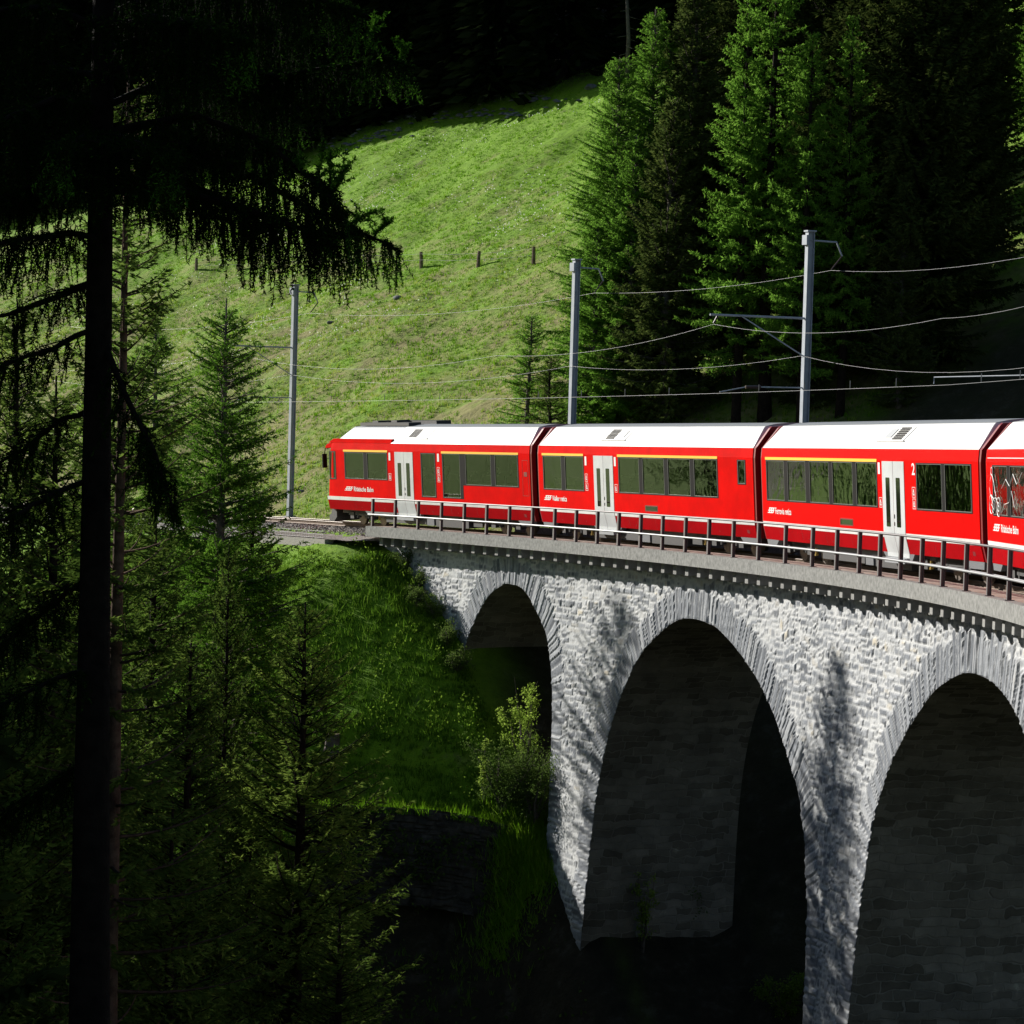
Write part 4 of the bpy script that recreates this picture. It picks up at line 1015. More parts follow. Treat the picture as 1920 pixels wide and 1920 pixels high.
cl(a1, 290, 860, 84, 'dark spruce between the thin brown trunk and the bright topped larch', 2.2, sx=.9)
cl(a1, -40, 880, 52, 'nearest dark spruce at the left edge, low down', 3.9, sx=.9)
cl(a1, 360, 1180, 74, 'olive spruce low down left of the thin young spruce', 4.4, sx=1.1)
cl(a1, 330, 1500, 62, 'small olive spruce at the bottom edge, right of the thin brown trunk', 5.1, sx=1.3)
cl(a1, 640, 1690, 74, 'small spruce at the bottom edge under the thin young spruce', .7, sx=1.5)
cl(a1, 30, 1250, 58, 'dark low spruce in the bottom left corner', 2.9, sx=1.1)
cl(a1, 470, 1450, 84, 'spruce half hidden behind the thin young spruce', 3.3, sx=1.)
# unseen spruces added off to the left to shade the foreground slope
Vs = []; Fs = []; n0 = 0
for k, (x, y, h) in enumerate([(-19, 62, 34), (-26, 74, 33), (-14, 48, 33), (-24, 52, 36), (-33, 64, 36), (-20, 91, 24), (-24, 97, 24), (-14, 43, 33), (-19, 47, 36), (-42, 78, 34), (-12, 39, 30), (-28, 68, 36), (-17, 70, 32), (-19, 83, 28), (-16, 60, 33)]):
    for ch in s2.children:
        me = ch.data; V = np.zeros(len(me.vertices)*3); me.vertices.foreach_get('co', V); V = V.reshape(-1, 3)
        F = np.zeros(len(me.loops), np.int32); me.loops.foreach_get('vertex_index', F)
        if ch.name.startswith('trunk'):
            V = np.array([(r_*math.cos(a), r_*math.sin(a), z_) for r_, z_ in ((.35, -1), (.05, src_h[s2.name])) for a in np.linspace(0, 2*math.pi, 9)[:-1]]); F = np.array([(q, (q+1) % 8, 8+(q+1) % 8, 8+q) for q in range(8)]).ravel()
        sc_ = h/src_h[s2.name]; a = k*1.7; W = V*np.array([sc_*1.25, sc_*1.25, sc_]); W = np.stack([W[:, 0]*math.cos(a)-W[:, 1]*math.sin(a), W[:, 0]*math.sin(a)+W[:, 1]*math.cos(a), W[:, 2]], 1)+np.array([x, y, gz(x, y)])
        Vs.append(W); Fs.append(F.reshape(-1, 4)+n0); n0 += len(W)
for k, (x, y, h) in enumerate([(-57, 147, 6), (-63, 156, 7), (-49, 168, 12), (-70, 150, 7), (-54, 176, 14)]):
    copy_tree(s2, ['far spruce on the meadow left of the view, nearest the track', 'far spruce on the meadow left of the view, second', 'far spruce on the meadow left of the view, third', 'far spruce on the meadow left of the view, fourth', 'far spruce on the meadow left of the view, highest up'][k], x, y, h/src_h[s2.name], k*2.)
tag(mk('wood', np.concatenate(Vs), np.concatenate(Fs), M['spruce_dark'], attrs=dict(tone=('FACE', np.full(sum(map(len, Fs)), .3)))), 'unseen spruces added left of the view to shade the foreground', 'wood', kind='stuff')

# --- the great larch in front
fl = empty('larch_tree', tuple(at(190, 675, 38)*np.array([1, 1, 0])+np.array([0, 0, -11.]))); tag(fl, 'huge black larch in the left foreground with a thick trunk and hanging fringed boughs', 'larch')
rg = np.random.default_rng(99)
zs = np.linspace(-2, 24, 30); 
tx = np.interp(zs, [-2, 5, 14, 24], [.08, .0, -.06, -.1])
mb = MB(); mb.tube(np.stack([tx, 0*tx, zs], 1), np.interp(zs, [-2, 2, 8, 15, 24], [.33, .265, .19, .135, .09]), 16); trunk = mb
cr = Crown()
def local(px, py, dD): p = at(px, py, 38+dD); return p-np.array(fl.location)
def bough(P, r0, hang, dens=1., seed=0, tipup=True):
    """main limb through the points P with hanging strands"""
    rg = np.random.default_rng(1000+seed); Q = spline(np.array(P)[:, :2], 10) if False else None
    P = np.array(P, float); tt = np.linspace(0, 1, len(P)); t = np.linspace(0, 1, 24)
    pts = np.stack([np.interp(t, tt, P[:, j]) for j in range(3)], 1); pts[:, 2] += rg.normal(0, .02, 24).cumsum()*.5
    trunk.tube(pts, np.linspace(r0, .012, 24), 6)
    L = np.linalg.norm(P[-1]-P[0])
    n = int(L*19*dens)
    tq = rg.uniform(.10, 1., n)
    for a in tq:
        b0 = np.array([np.interp(a, t, pts[:, j]) for j in range(3)])
        d = unit(pts[-1]-pts[0]); sd = np.cross(d, (0, 0, 1))*rg.choice([-1, 1])
        out = rg.uniform(.15, .9)*(1.1-a)*1.1
        k = 9; u = np.linspace(0, 1, k)[:, None]
        br_ = b0+(d*.6+sd*.9+np.array([0, 0, rg.uniform(-.1, .28)]))*out*u + np.array([0, 0, -.25])*out*u**2
        trunk.tube(br_[::4], [.012, .008, .004], 3, False)
        # needles on the branchlet
        c = np.repeat(br_, 3, 0); cr.add(c+rg.normal(0, .02, c.shape), np.tile(unit(sd+d*.3), (len(c), 1)), .065, .016, .4, rg, 2, 1.2)
        for h_ in rg.uniform(0, 1, rg.integers(2, 5)):
            s_ = b0+(br_[-1]-b0)*h_; Ls = hang*rg.uniform(.3, 1.15)*(.55+.6*math.sin(math.pi*min(a, .95)))
            m = max(4, int(Ls/.028)); v = np.linspace(0, 1, m)
            sw = rg.normal(0, .10, 2); wob = np.cumsum(rg.normal(0, .006, (m, 2)), 0)
            st = s_+np.stack([sw[0]*v+wob[:, 0]+.10*Ls*v*d[0], sw[1]*v+wob[:, 1], -Ls*v], 1)
            cr.add(st, np.tile([0, 0, -.4], (m, 1)), .062, .017, .18+.30*v+.35*max(0, a-.72)/.28, rg, 3, 1.0)  # tone rises outward, painting lit ends on the boughs
            trunk.tube(st[[0, m//2, m-1]], .004, 3, False)
    return pts
def up_tuft(p0, p1, seed):
    rg = np.random.default_rng(seed); u = np.linspace(0, 1, 34)[:, None]; p0 = np.array(p0); p1 = np.array(p1)
    st = p0+(p1-p0)*u+rg.normal(0, .01, (34, 3)); trunk.tube(st[::11], [.012, .009, .006, .004], 4, False)
    cr.add(np.repeat(st, 2, 0), np.tile(p1-p0, (68, 1)), .07, .018, .8, rg, 4, 1.0)  # high tone paints the tuft as sunlit
    for k in range(7):
        a = rg.uniform(.1, .9); q = p0+(p1-p0)*a; w = q+np.array([rg.uniform(-.2, .22), rg.uniform(-.2, .2), rg.uniform(.02, .2)]); v = np.linspace(0, 1, 10)[:, None]
        cr.add(np.repeat(q+(w-q)*v, 2, 0), np.tile(w-q, (20, 1)), .065, .018, .8, rg, 3, 1.)
spec_b = [
 ([(190, 300, 0), (330, 270, .4), (470, 335, .9), (600, 400, 1.2), (752, 470, 1.5)], .07, .78),
 ([(190, 360, 0), (330, 350, -.5), (480, 400, -1.0), (590, 445, -1.3), (680, 440, -1.5)], .06, .75),
 ([(190, 250, 0), (360, 215, -.8), (500, 265, -1.2), (600, 345, -1.3), (650, 395, -1.4)], .06, .70),
 ([(190, 330, 0), (300, 330, 1.4), (400, 370, 2.2), (500, 420, 2.8)], .05, .62),
 ([(190, 100, 0), (350, 40, .5), (520, 60, 1.0), (650, 95, 1.3), (770, 130, 1.6)], .06, .66),
 ([(190, 130, 0), (380, 120, -.8), (540, 135, -1.4), (700, 100, -1.8)], .055, .62),
 ([(190, 200, 0), (330, 150, 1.), (480, 180, 1.8), (560, 230, 2.3)], .05, .7),
 ([(190, 30, 0), (330, -30, 1.), (470, -20, 1.8), (620, 20, 2.3)], .05, .8),
 ([(190, 0, 0), (330, -60, -1.), (500, -40, -1.8), (690, 20, -2.3)], .05, .8),
 ([(190, 60, 0), (280, 40, -1.5), (380, 60, -2.6), (470, 90, -3.3)], .05, .8),
 ([(190, 280, 0), (110, 240, .5), (20, 270, 1.), (-80, 330, 1.5)], .06, .72),
 ([(190, 340, 0), (120, 330, -.6), (40, 360, -1.2), (-60, 400, -1.6)], .05, .7),
 ([(190, 150, 0), (90, 110, .6), (0, 130, 1.2), (-90, 170, 1.6)], .05, .8),
 ([(190, 200, 0), (110, 190, -.9), (20, 210, -1.6), (-60, 240, -2)], .05, .75),
 ([(190, 50, 0), (90, 10, -.6), (0, 20, -1.2), (-90, 60, -1.6)], .05, .9),
 ([(190, 250, 0), (260, 260, -2.), (320, 300, -3.2)], .045, .7),
 ([(190, 250, 0), (150, 260, -2.), (110, 300, -3.)], .045, .7),
 ([(190, 520, 0), (110, 555, .5), (0, 590, 1.), (-60, 600, 1.5)], .055, .45),
 ([(175, 620, 0), (90, 660, -.5), (0, 690, -1.), (-60, 700, -1.5)], .04, .45),
 ([(195, 640, 0), (235, 740, -.6), (290, 850, -1.0), (330, 980, -1.2)], .05, .5),
 ([(190, 760, 0), (110, 790, .4), (30, 850, .8), (-60, 900, 1.2)], .04, .5),
 ([(185, 1080, 0), (120, 1110, .5), (40, 1170, 1.), (-50, 1220, 1.4)], .035, .5),
 ([(185, 1250, 0), (110, 1270, -.5), (20, 1310, -1.), (-60, 1350, -1.4)], .035, .45),
 ([(190, 1420, 0), (110, 1460, .5), (20, 1530, 1.), (-60, 1580, 1.4)], .035, .45),
 ([(190, 450, 0), (120, 440, -.8), (40, 455, -1.6), (-60, 480, -2.2)], .04, .6),
 ([(160, 900, 0), (100, 920, -.5), (30, 960, -1.), (-60, 990, -1.5)], .04, .5),
]
for k, (P, r_, hg) in enumerate(spec_b): bough([local(*p) for p in P], r_, hg, 1.0 if k < 17 else .75, k)
for k, (a, b_) in enumerate([((590, 375, 1.2), (607, 258, 1.2)), ((610, 370, 1.2), (655, 305, 1.2)), ((540, 340, -1.2), (560, 295, -1.2)), ((690, 120, 1.4), (700, 25, 1.4)), ((740, 130, 1.5), (768, 82, 1.5)), ((620, 350, -1.3), (620, 280, -1.4)), ((700, 440, 1.4), (735, 410, 1.3)), ((500, 345, .9), (515, 318, .9)), ((610, 395, 1.3), (640, 330, 1.1)), ((650, 425, 1.3), (700, 395, 1.2))]): up_tuft(local(*a), local(*b_), k)
trunk.build('trunk', M['bark_front_shade'], fl, smooth_=True); cr.build('crown', M['larch_front_shade'], fl)

# --- the dark wood above the meadow: one mass
rg = np.random.default_rng(42)
def low_tree(h, R, seed, nb=900):
    rg = np.random.default_rng(seed); t = rg.uniform(.04, 1, nb); rr_ = R*(1-t)**.85*np.sqrt(rg.uniform(.25, 1, nb)); az = rg.uniform(0, 6.28, nb)
    c = np.stack([rr_*np.cos(az), rr_*np.sin(az), h*t-rr_*.25], 1); d = unit(np.stack([np.cos(az), np.sin(az), np.full(nb, -.35)], 1))
    b_ = unit(np.cross(d, rg.normal(0, 1, (nb, 3)))); return rhombs(c, d*rg.uniform(.35, .8, (nb, 1)), b_*rg.uniform(.12, .3, (nb, 1)))
LT = [low_tree(20, 3.0, k, 1500) for k in range(4)]; Vs = []; Fs = []; n0 = 0
u_ = unit(q2-q1)[:2]; spots = []
for k in range(420):
    a = rg.uniform(-60, 175); d = 1.5+rg.uniform(0, 1)**1.3*75; p = q1[:2]+u_*a+nb_*d
    if p[0] > 55: continue
    spots.append(p)
for k in range(60):   # edge row
    spots.append(q1[:2]+u_*(-45+k*3.6+rg.uniform(-1, 1))+nb_*rg.uniform(.5, 4))
for k, p in enumerate(spots):
    V, F = LT[k % 4]; s_ = rg.uniform(.8, 1.35); an = rg.uniform(0, 6.28); ca, sa = math.cos(an), math.sin(an)
    W = np.stack([V[:, 0]*ca-V[:, 1]*sa, V[:, 0]*sa+V[:, 1]*ca, V[:, 2]], 1)*s_+np.array([p[0], p[1], gz(p[0], p[1])]); Vs.append(W); Fs.append(F+n0); n0 += len(V)
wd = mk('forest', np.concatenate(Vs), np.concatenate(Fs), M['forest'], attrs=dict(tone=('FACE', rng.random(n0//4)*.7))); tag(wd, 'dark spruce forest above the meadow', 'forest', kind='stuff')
# slim bare trunk at the forest edge
def bare(px, pt, pb, D, label):
    a = at(px+3, pb, D); b_ = at(px, pt, D); z0 = gz(a[0], D); r = empty('dead_tree', (a[0], D, z0)); tag(r, label, 'dead tree')
    mb = MB(); mb.tube([(0, 0, -.3), (.05, 0, (b_[2]-z0)*.5), (b_[0]-a[0], 0, b_[2]-z0+1.5)], [.16, .13, .08], 8)
    rg = np.random.default_rng(3)
    for k in range(14):
        z_ = rg.uniform(.25, .95)*(b_[2]-z0); an = rg.uniform(0, 6.28); l = rg.uniform(.3, 1.0); mb.tube([(0, 0, z_), (math.cos(an)*l, math.sin(an)*l, z_-.2*l)], [.03, .01], 4)
    mb.build('trunk', M['bark_grey'], r, smooth_=True)
bare(1172, 0, 150, 196, 'slim bare trunk at the top of the meadow beside the pointed larch')

# ------------------------------------------------------------------ meadow fence, stump, rocks, retaining wall, shrubs
def ray_ground(px, py, lo=60, hi=320):
    Ds = np.arange(lo, hi, .5); P = np.stack([at(px, py, D) for D in Ds]); g = ground(P[:, 0], P[:, 1]); k = np.argmax(P[:, 2] < g); return P[k], Ds[k]
fposts = [(368, 508), (448, 510), (523, 507), (600, 508), (692, 508), (790, 503), (896, 502), (1000, 499)]
prev = None
mf = empty('pasture_fence', tuple(ray_ground(692, 510, 130)[0])); tag(mf, 'old wire pasture fence on grey wooden posts crossing the meadow', 'fence')
pp = []
for k, (px, py) in enumerate(fposts):
    P, D = ray_ground(px, py, 130); x, y = P[0], P[1]; z = gz(x, y); rg = np.random.default_rng(k)
    tilt = rg.normal(0, .05, 2); hh = .86+rg.uniform(-.1, .1); w = .10
    mb = MB(); mb.tube([(x, y, z-.2), (x+tilt[0]*.5, y+tilt[1]*.5, z+hh*.6), (x+tilt[0], y+tilt[1], z+hh)], [w*1.1, w, w*.85], 7)
    sub(mb.build('post', M['old_wood']), mf); pp.append((x+tilt[0], y+tilt[1]-.1, z+hh))
for dz in (.12, .45):
    for a, b_ in zip(pp[:-1], pp[1:]):
        a = np.array(a)-[0, 0, dz]; b_ = np.array(b_)-[0, 0, dz]
        o = sub(MB().tube([a, (a+b_)/2-[0, 0, .04], b_], .006, 4).build('strand', M['wire']), mf)
P, D = ray_ground(622, 1400, 70)
st = empty('tree_stump', tuple(P)); tag(st, 'sawn off grey tree stump on the grass bank', 'stump')
mb = MB(); an = np.linspace(0, 2*math.pi, 17)[:-1]; rg = np.random.default_rng(2)
ring_ = lambda r, z: [(r*(1+.12*math.sin(3*a+1))*math.cos(a), r*(1+.1*math.cos(2*a))*math.sin(a), z) for a in an]
V = ring_(.36, -.3)+ring_(.27, .02)+ring_(.245, .28)+ring_(.235, .44)
mb.add(V, [(r*16+k, r*16+(k+1) % 16, (r+1)*16+(k+1) % 16, (r+1)*16+k) for r in range(3) for k in range(16)]); mb.build('bark', M['bark_grey'], st)
MB().add(ring_(.232, .442), [tuple(range(16))]).build('cut_face', M['cut_wood'], st)
def rock(name, label, x, y, r, seed, flat=.6, z=None):
    rg = np.random.default_rng(seed); import bmesh
    bm = bmesh.new(); bmesh.ops.create_icosphere(bm, subdivisions=3, radius=1.)
    dirs = unit(rg.normal(0, 1, (9, 3)))
    for v in bm.verts:
        p = np.array(v.co); f = min(1., min((.72+.3*(k % 3)/3)/max(.01, p@dd) if p@dd > .5 else 9 for k, dd in enumerate(dirs)))
        p = p*f*(1+.10*(fbm(p[0]*3+seed, p[1]*3+p[2]*2)-.5)); v.co = Vector((p[0]*r*1.3, p[1]*r, p[2]*r*flat))
    me = bpy.data.meshes.new(name); bm.to_mesh(me); bm.free(); me.materials.append(M['rock'])
    o = bpy.data.objects.new(name, me); C.objects.link(o); o.location = (x, y, (gz(x, y) if z is None else z)+r*.1); o.rotation_euler[2] = seed; tag(o, label, 'rock'); return o
rg = np.random.default_rng(61)
for k, (px, py, r, lb) in enumerate([(868, 180, .55, 'pale rock among the shadows just above the meadow edge'), (620, 608, .2, 'small dark stone in the meadow right of the first mast'), (746, 562, .3, 'pale stone in the meadow below the fence'), (565, 925, .12, 'pale stone in the grass at the foot of the first mast'), (1108, 167, .4, 'pale rock beside the larch at the top right of the meadow')]):
    P, D = ray_ground(px, py, 105); rock('rock', lb, P[0], P[1], r, k+3)
# heaps of cleared stones along the shaded upper rim, too many to count
mb = MB(); ico = np.array([(1, 0, 0), (-1, 0, 0), (0, 1, 0), (0, -1, 0), (0, 0, 1), (0, 0, -1), (.6, .6, .6), (-.6, .6, .6), (.6, -.6, .6), (-.6, -.6, .6)])
for (px, py, w_, n_) in ((925, 216, 30, 34), (815, 222, 60, 46), (712, 256, 34, 34), (1005, 190, 40, 30), (860, 172, 16, 8), (640, 275, 40, 20)):
    for k in range(n_):
        P, D = ray_ground(px+rg.normal(0, w_), py+rg.normal(0, 6)-.3*0, 150); r_ = rg.uniform(.07, .26); V = unit(ico*rg.uniform(.6, 1.3, ico.shape))*r_*np.array([1.3, 1, .7])+np.array([P[0], P[1], gz(P[0], P[1])+r_*.15])
        mb.add(V, [(0, 6, 8), (0, 2, 6), (2, 7, 6), (2, 1, 7), (1, 9, 7), (1, 3, 9), (3, 8, 9), (3, 0, 8), (4, 8, 6), (4, 6, 7), (4, 7, 9), (4, 9, 8)])
o = mb.build('stone_heaps', M['rock']); tag(o, 'heaps of grey field stones in the shade along the top of the meadow', 'stones', kind='stuff')

# ------------------------------------------------------------------ grass
def blades(name, label, P, hgt, wid, nper, lean, seed, tone, mt='blade'):
    rg = np.random.default_rng(seed); c = np.repeat(P, nper, 0); n_ = len(c); c = c+np.concatenate([rg.normal(0, .07, (n_, 2)), np.zeros((n_, 1))], 1)
    h = np.repeat(hgt, nper)*rg.uniform(.5, 1.25, n_); d = np.stack([rg.normal(0, lean, n_), rg.normal(0, lean, n_), np.ones(n_)], 1); d = unit(d)
    b = np.stack([rg.normal(0, 1, n_), rg.normal(0, 1, n_), np.zeros(n_)], 1); b = unit(b)*wid*rg.uniform(.6, 1.4, (n_, 1))
    V = np.stack([c-b-[0, 0, .04], c+b-[0, 0, .04], c+d*h[:, None]], 1).reshape(-1, 3)
    o = mk(name, V, np.arange(n_*3).reshape(-1, 3), M[mt], attrs=dict(tone=('FACE', np.clip(np.repeat(tone, nper)+rg.normal(0, .12, n_), 0, 1)))); tag(o, label, 'grass', kind='stuff'); return o
rg = np.random.default_rng(77)
# bank in front of the viaduct end
n_ = 70000; x = rg.uniform(-22, 6, n_); y = rg.uniform(88, 132, n_); s_, o_ = to_track(x, y); dz = np.interp(s_, SS, PZ)-ground(x, y)
ok = (o_ < np.where(s_ > 8, -2.5, -4.5)) & (o_ > -20) & (s_ < 22) & (s_ > -22) & (rg.random(n_) < (1-.85*smooth(8.5, 11, dz)))
x, y, s_ = x[ok], y[ok], s_[ok]; cl_ = fbm(x/1.2, y/1.2, 3)
blades('bank_grass', 'long bright green grass on the steep bank at the viaduct end', np.stack([x, y, ground(x, y)], 1), (.16+.42*np.clip(cl_-.3, 0, 1))*np.where((o_[ok] > -5.4) & (s_ < 7), .5, 1), .016, 7, .45, 1, .15+.7*cl_-.1, mt='bank_blade')
# meadow tufts
n_ = 120000; x = rg.uniform(-45, 16, n_); y = rg.uniform(112, 222, n_); s_, o_ = to_track(x, y); cl_ = fbm(x/1.6, y/1.6, 3)
ok = (o_ > 4.2) & (beyond(x, y) < 4) & (x > -.19*y) & (s_ < 12) & (cl_ > .30); x, y, o_, cl_ = x[ok], y[ok], o_[ok], cl_[ok]
low = 1-smooth(12, 55, o_)
blades('meadow_grass', 'short tufty grass on the sunlit meadow', np.stack([x, y, ground(x, y)], 1), .06+.13*(cl_-.3)+.06*low, .024, 5, .6, 2, .35+.9*(fbm(x/3, y/3, 2)-.5)+.55*low*(rg.random(len(x)) < .45))

# ------------------------------------------------------------------ bushes
def bush(name, label, cat, x, y, h, R, seed, n=2600, leafs=.09, m='broadleaf', tone=.5, group=None, stems=7, clump=22):
    rg = np.random.default_rng(seed); r = empty(name, (x, y, gz(x, y)-.1)); tag(r, label, cat, group); mb = MB(); cc = []
    for k in range(stems):
        an = rg.uniform(0, 6.28); rr_ = R*rg.uniform(.15, 1); hh = h*rg.uniform(.6, 1); b_ = np.array([rr_*math.cos(an), rr_*math.sin(an), hh])
        t = np.linspace(0, 1, 6)[:, None]; p = b_*np.array([1, 1, 1])*np.hstack([t**1.4, t**1.4, t]); p += rg.normal(0, .03*h, p.shape)*t; mb.tube(p, np.linspace(.012*h+.01, .006, 6), 4, False)
        for q in range(clump//stems+3):
            a = rg.uniform(.3, 1); c0 = np.array([np.interp(a, t[:, 0], p[:, j]) for j in range(3)])+rg.normal(0, R*.18, 3); cc.append(c0); mb.tube([np.array([np.interp(a, t[:, 0], p[:, j]) for j in range(3)]), c0], .006, 3, False)
    cc = np.array(cc); idx = rg.integers(0, len(cc), n); P = cc[idx]+rg.normal(0, R*.11, (n, 3)); P[:, 2] = np.maximum(P[:, 2], .05)
    A = unit(rg.normal(0, 1, (n, 3)))*leafs*rg.uniform(.6, 1.3, (n, 1))*.5; B = unit(np.cross(A, rg.normal(0, 1, (n, 3))))*leafs*.33
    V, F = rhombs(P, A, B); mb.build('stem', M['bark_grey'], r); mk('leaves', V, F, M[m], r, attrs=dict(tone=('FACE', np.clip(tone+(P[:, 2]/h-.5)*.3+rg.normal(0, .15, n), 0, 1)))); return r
def B_(px, py, **k):
    P, D = ray_ground(px, py, 60, 130); return bush(x=P[0], y=P[1], **k)
B_(985, 1500, name='sapling', label='yellow green leafy sapling in front of the smallest arch', cat='sapling', h=4.3, R=.85, seed=1, n=2400, tone=.75, stems=5)
B_(905, 1560, name='sapling', label='thin leaning sapling with yellow leaves left of the first pier', cat='sapling', h=2.6, R=.35, seed=2, n=500, tone=.9, stems=2)
B_(1000, 1560, name='shrub', label='grey green shrub pressed against the left edge of the first pier', cat='shrub', h=3.0, R=1.3, seed=3, n=6000, leafs=.07, m='scrub', tone=.55, stems=12, clump=60)
B_(940, 1570, name='shrub', label='dark green shrub between the grass ledge and the first pier', cat='shrub', h=2.4, R=1.5, seed=4, n=6000, leafs=.07, m='scrub', tone=.4, stems=12, clump=60)
B_(1205, 1790, name='sapling', label='leafy sapling growing inside the middle arch by the soffit foot', cat='sapling', h=2.6, R=.6, seed=5, n=900, tone=.7, stems=4)
B_(1290, 1760, name='shrub', label='dark shrub inside the middle arch', cat='shrub', h=2.6, R=.9, seed=6, n=1600, m='scrub', tone=.5)
B_(1470, 1935, name='shrub', label='green shrub at the foot of the second pier', cat='shrub', h=1.6, R=.9, seed=7, n=2200, m='broadleaf', tone=.35)
for k, (px, py) in enumerate([(762, 1075), (790, 1110), (815, 1165), (838, 1210), (858, 1270), (780, 1150)]):
    B_(px, py, name='shrub', label=['olive shrub at the top of the bank where the wall begins', 'olive shrub touching the abutment wall, second from the top', 'shrub at mid height of the bank edge beside the abutment', 'shrub just above the left foot of the smallest arch', 'lowest shrub of the row, at the left foot of the smallest arch', 'shrub on the grass one step out from the abutment row'][k], cat='shrub', group='shrubs where the bank meets the abutment', h=.9, R=.6, seed=20+k, n=1600, leafs=.06, m='scrub', tone=.6, stems=8, clump=40)
# low undergrowth on the dark slope, one mass
rg = np.random.default_rng(9); n_ = 26000; x = rg.uniform(-16, 12, n_); y = rg.uniform(66, 108, n_); s_, o_ = to_track(x, y); g_ = ground(x, y); dz = np.interp(s_, SS, PZ)-g_
ok = (o_ < -2.9) & (dz > 9.4) & (fbm(x/1.5, y/1.5, 3) > .44); x, y, g_ = x[ok], y[ok], g_[ok]; n_ = len(x)
P = np.stack([x, y, g_+rg.uniform(0, .55, n_)*fbm(x, y, 2)*1.5], 1); A = unit(rg.normal(0, 1, (n_, 3)))*.11*rg.uniform(.5, 1.3, (n_, 1)); Bv = unit(np.cross(A, rg.normal(0, 1, (n_, 3))))*.05
V, F = rhombs(P, A, Bv); o = mk('undergrowth', V, F, M['scrub'], attrs=dict(tone=('FACE', rg.random(n_)*.6))); tag(o, 'low dark undergrowth on the shaded ravine slope', 'undergrowth', kind='stuff')

# old dry stone wall that holds the lower ledge of the bank
def depth_at(s_, o_):
    p = T(s_, o_); return float(np.interp(s_, SS, PZ)-ground(np.array([p[0]]), np.array([p[1]]), False)[0])
line_ = []
for s_ in np.arange(2, 27, .5):
    lo, hi = -22., -2.4
    if depth_at(s_, hi) > 9.6: continue
    for _ in range(22):
        mid_ = (lo+hi)/2
        if depth_at(s_, mid_) > 9.6: lo = mid_
        else: hi = mid_
    p = T(s_, (lo+hi)/2-.15); line_.append([p[0], p[1], gz(*T(s_, (lo+hi)/2+.5)[:2])])
line_ = np.array(line_)
for _ in range(12): line_[1:-1] = (line_[:-2]+line_[1:-1]*2+line_[2:])/4
cu_ = np.concatenate([[0], np.cumsum(np.linalg.norm(np.diff(line_[:, :2], axis=0), axis=1))])
uu_ = np.arange(0, cu_[-1], .07); vv_ = np.arange(-3.2, .0, .06); U_, V2 = np.meshgrid(uu_, vv_, indexing='ij')
pr, tn, mo_ = stone_field(U_*.8+40, V2*.8+3); bx = [np.interp(U_, cu_, line_[:, j]) for j in range(3)]
dx = np.gradient(np.interp(uu_, cu_, line_[:, 0])); dy = np.gradient(np.interp(uu_, cu_, line_[:, 1])); nl = np.hypot(dx, dy); nx, ny = (dy/nl)[:, None], (-dx/nl)[:, None]
prr = pr*1.6-.3+1.1*np.sin(np.pi*U_/uu_[-1])**.5+.08*V2*-1
Pw = np.stack([bx[0]+nx*prr, bx[1]+ny*prr, bx[2]+V2], -1)
if (Pw[len(uu_)//2, 0, 1]) > line_[len(line_)//2, 1]: Pw = np.stack([bx[0]-nx*prr, bx[1]-ny*prr, bx[2]+V2], -1)
rw = empty('retaining_wall', tuple(line_[len(line_)//2])); tag(rw, 'old dark dry stone retaining wall under the grassy ledge', 'wall')
sub(mk('stone_face', Pw, grid_faces(len(uu_), len(vv_)), M['rock_dark']), rw)
lip = np.repeat(Pw[::2, -1], 9, 0); nn_ = len(lip); lip = lip+np.stack([rng.normal(0, .25, nn_), rng.uniform(-.1, .9, nn_), 0*lip[:, 2]], 1); lip[:, 2] = np.maximum(ground(lip[:, 0], lip[:, 1]), lip[:, 2]-.15)
blades('lip_grass', 'long grass hanging over the top of the old retaining wall', lip, rng.uniform(.15, .5, nn_), .016, 6, .6, 8, rng.uniform(.2, .6, nn_))
# small white flowers scattered on the upper meadow
rg = np.random.default_rng(15); n_ = 5200; x = rg.uniform(-34, 10, n_); y = rg.uniform(160, 206, n_); ok = (fbm(x/5, y/2.5, 3) > .52) & (beyond(x, y) < -3); x, y = x[ok], y[ok]
P = np.stack([x, y, ground(x, y)+rg.uniform(.12, .3, len(x))], 1); A = unit(np.stack([rg.normal(0, 1, len(x)), rg.normal(0, .4, len(x)), rg.normal(0, .6, len(x))], 1))*.045; Bv = unit(np.cross(A, rg.normal(0, 1, A.shape)))*.045
V, F = rhombs(P, A, Bv); tag(mk('meadow_flowers', V, F, M['petal'], attrs=dict(tone=('FACE', rg.random(len(x))))), 'tiny white flowers sprinkled over the upper meadow', 'flowers', kind='stuff')

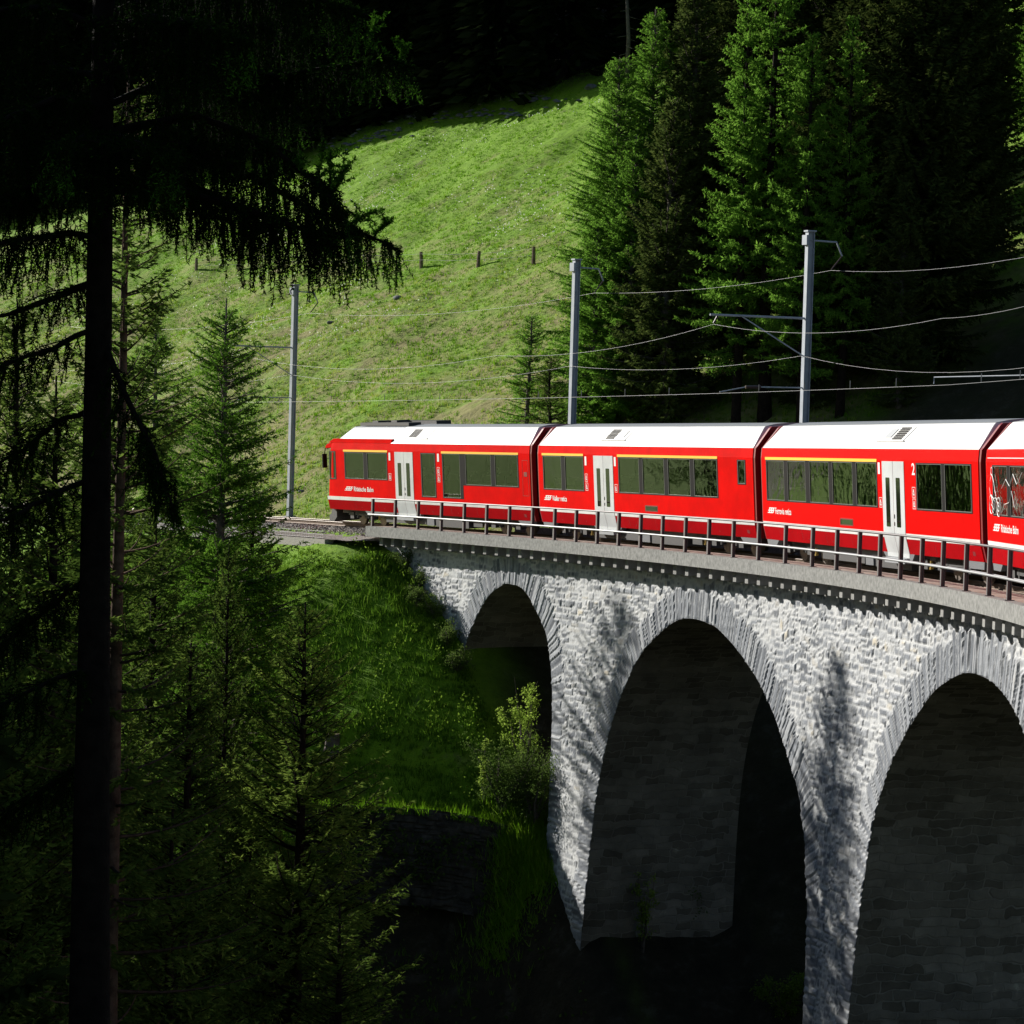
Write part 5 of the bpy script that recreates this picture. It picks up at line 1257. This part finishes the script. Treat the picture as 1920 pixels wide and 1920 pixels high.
# broad leaved weeds among the bank grass and creeper hanging over the old wall
rg = np.random.default_rng(19); n_ = 90000; x = rg.uniform(-18, 6, n_); y = rg.uniform(88, 126, n_); s_, o_ = to_track(x, y); g_ = ground(x, y); dz = np.interp(s_, SS, PZ)-g_; cl_ = fbm(x/1.1+30, y/1.1, 3)
ok = (o_ < np.where(s_ > 8, -2.5, -4.6)) & (o_ > -18) & (s_ < 24) & (s_ > -18) & (cl_ > .50) & (dz < 13)
x, y, g_, cl_ = x[ok], y[ok], g_[ok], cl_[ok]; n_ = len(x)
P = np.stack([x, y, g_+rg.uniform(.02, 1., n_)*(cl_-.47)*3.2], 1); A = unit(rg.normal(0, 1, (n_, 3)))*.055*rg.uniform(.5, 1.3, (n_, 1)); Bv = unit(np.cross(A, rg.normal(0, 1, (n_, 3))))*.034
V, F = rhombs(P, A, Bv); tag(mk('bank_weeds', V, F, M['broadleaf'], attrs=dict(tone=('FACE', np.clip(rg.random(n_)*.45+.1, 0, 1)))), 'leafy green weeds growing among the grass of the bank', 'weeds', kind='stuff')
# sunny grass tussock by the first pier
for k, (px, py) in enumerate([(985, 1600), (1005, 1640), (960, 1590)]):
    P_, D = ray_ground(px, py, 60, 130); nn_ = 900; q = np.stack([P_[0]+rg.normal(0, .55, nn_), P_[1]+rg.normal(0, .55, nn_)], 1)
    o = blades('grass_tussock', ['bright grass tussock between the ledge and the first pier', 'lower grass tussock at the foot of the first pier', 'grass tussock left of the others near the first pier'][k], np.stack([q[:, 0], q[:, 1], ground(q[:, 0], q[:, 1])], 1), rg.uniform(.25, .6, nn_), .018, 5, .5, 5+k, rg.uniform(.4, .7, nn_))

# creeper over the old wall
rg = np.random.default_rng(23); n_ = 9000; i_ = rg.integers(0, Pw.shape[0], n_); j_ = rg.integers(0, Pw.shape[1], n_); P = Pw[i_, j_]+rg.normal(0, .10, (n_, 3)); k_ = fbm(P[:, 0]*.9+P[:, 1]*.9, P[:, 2]*1.2, 3) > .50; P = P[k_]+np.array([-.05, -.18, 0])
A = unit(rg.normal(0, 1, P.shape))*.08*rg.uniform(.5, 1.4, (len(P), 1)); Bv = unit(np.cross(A, rg.normal(0, 1, P.shape)))*.045
V, F = rhombs(P, A, Bv); tag(mk('creeper', V, F, M['scrub'], attrs=dict(tone=('FACE', rg.random(len(P))*.5))), 'dark creeper hanging over the old retaining wall', 'creeper', kind='stuff')
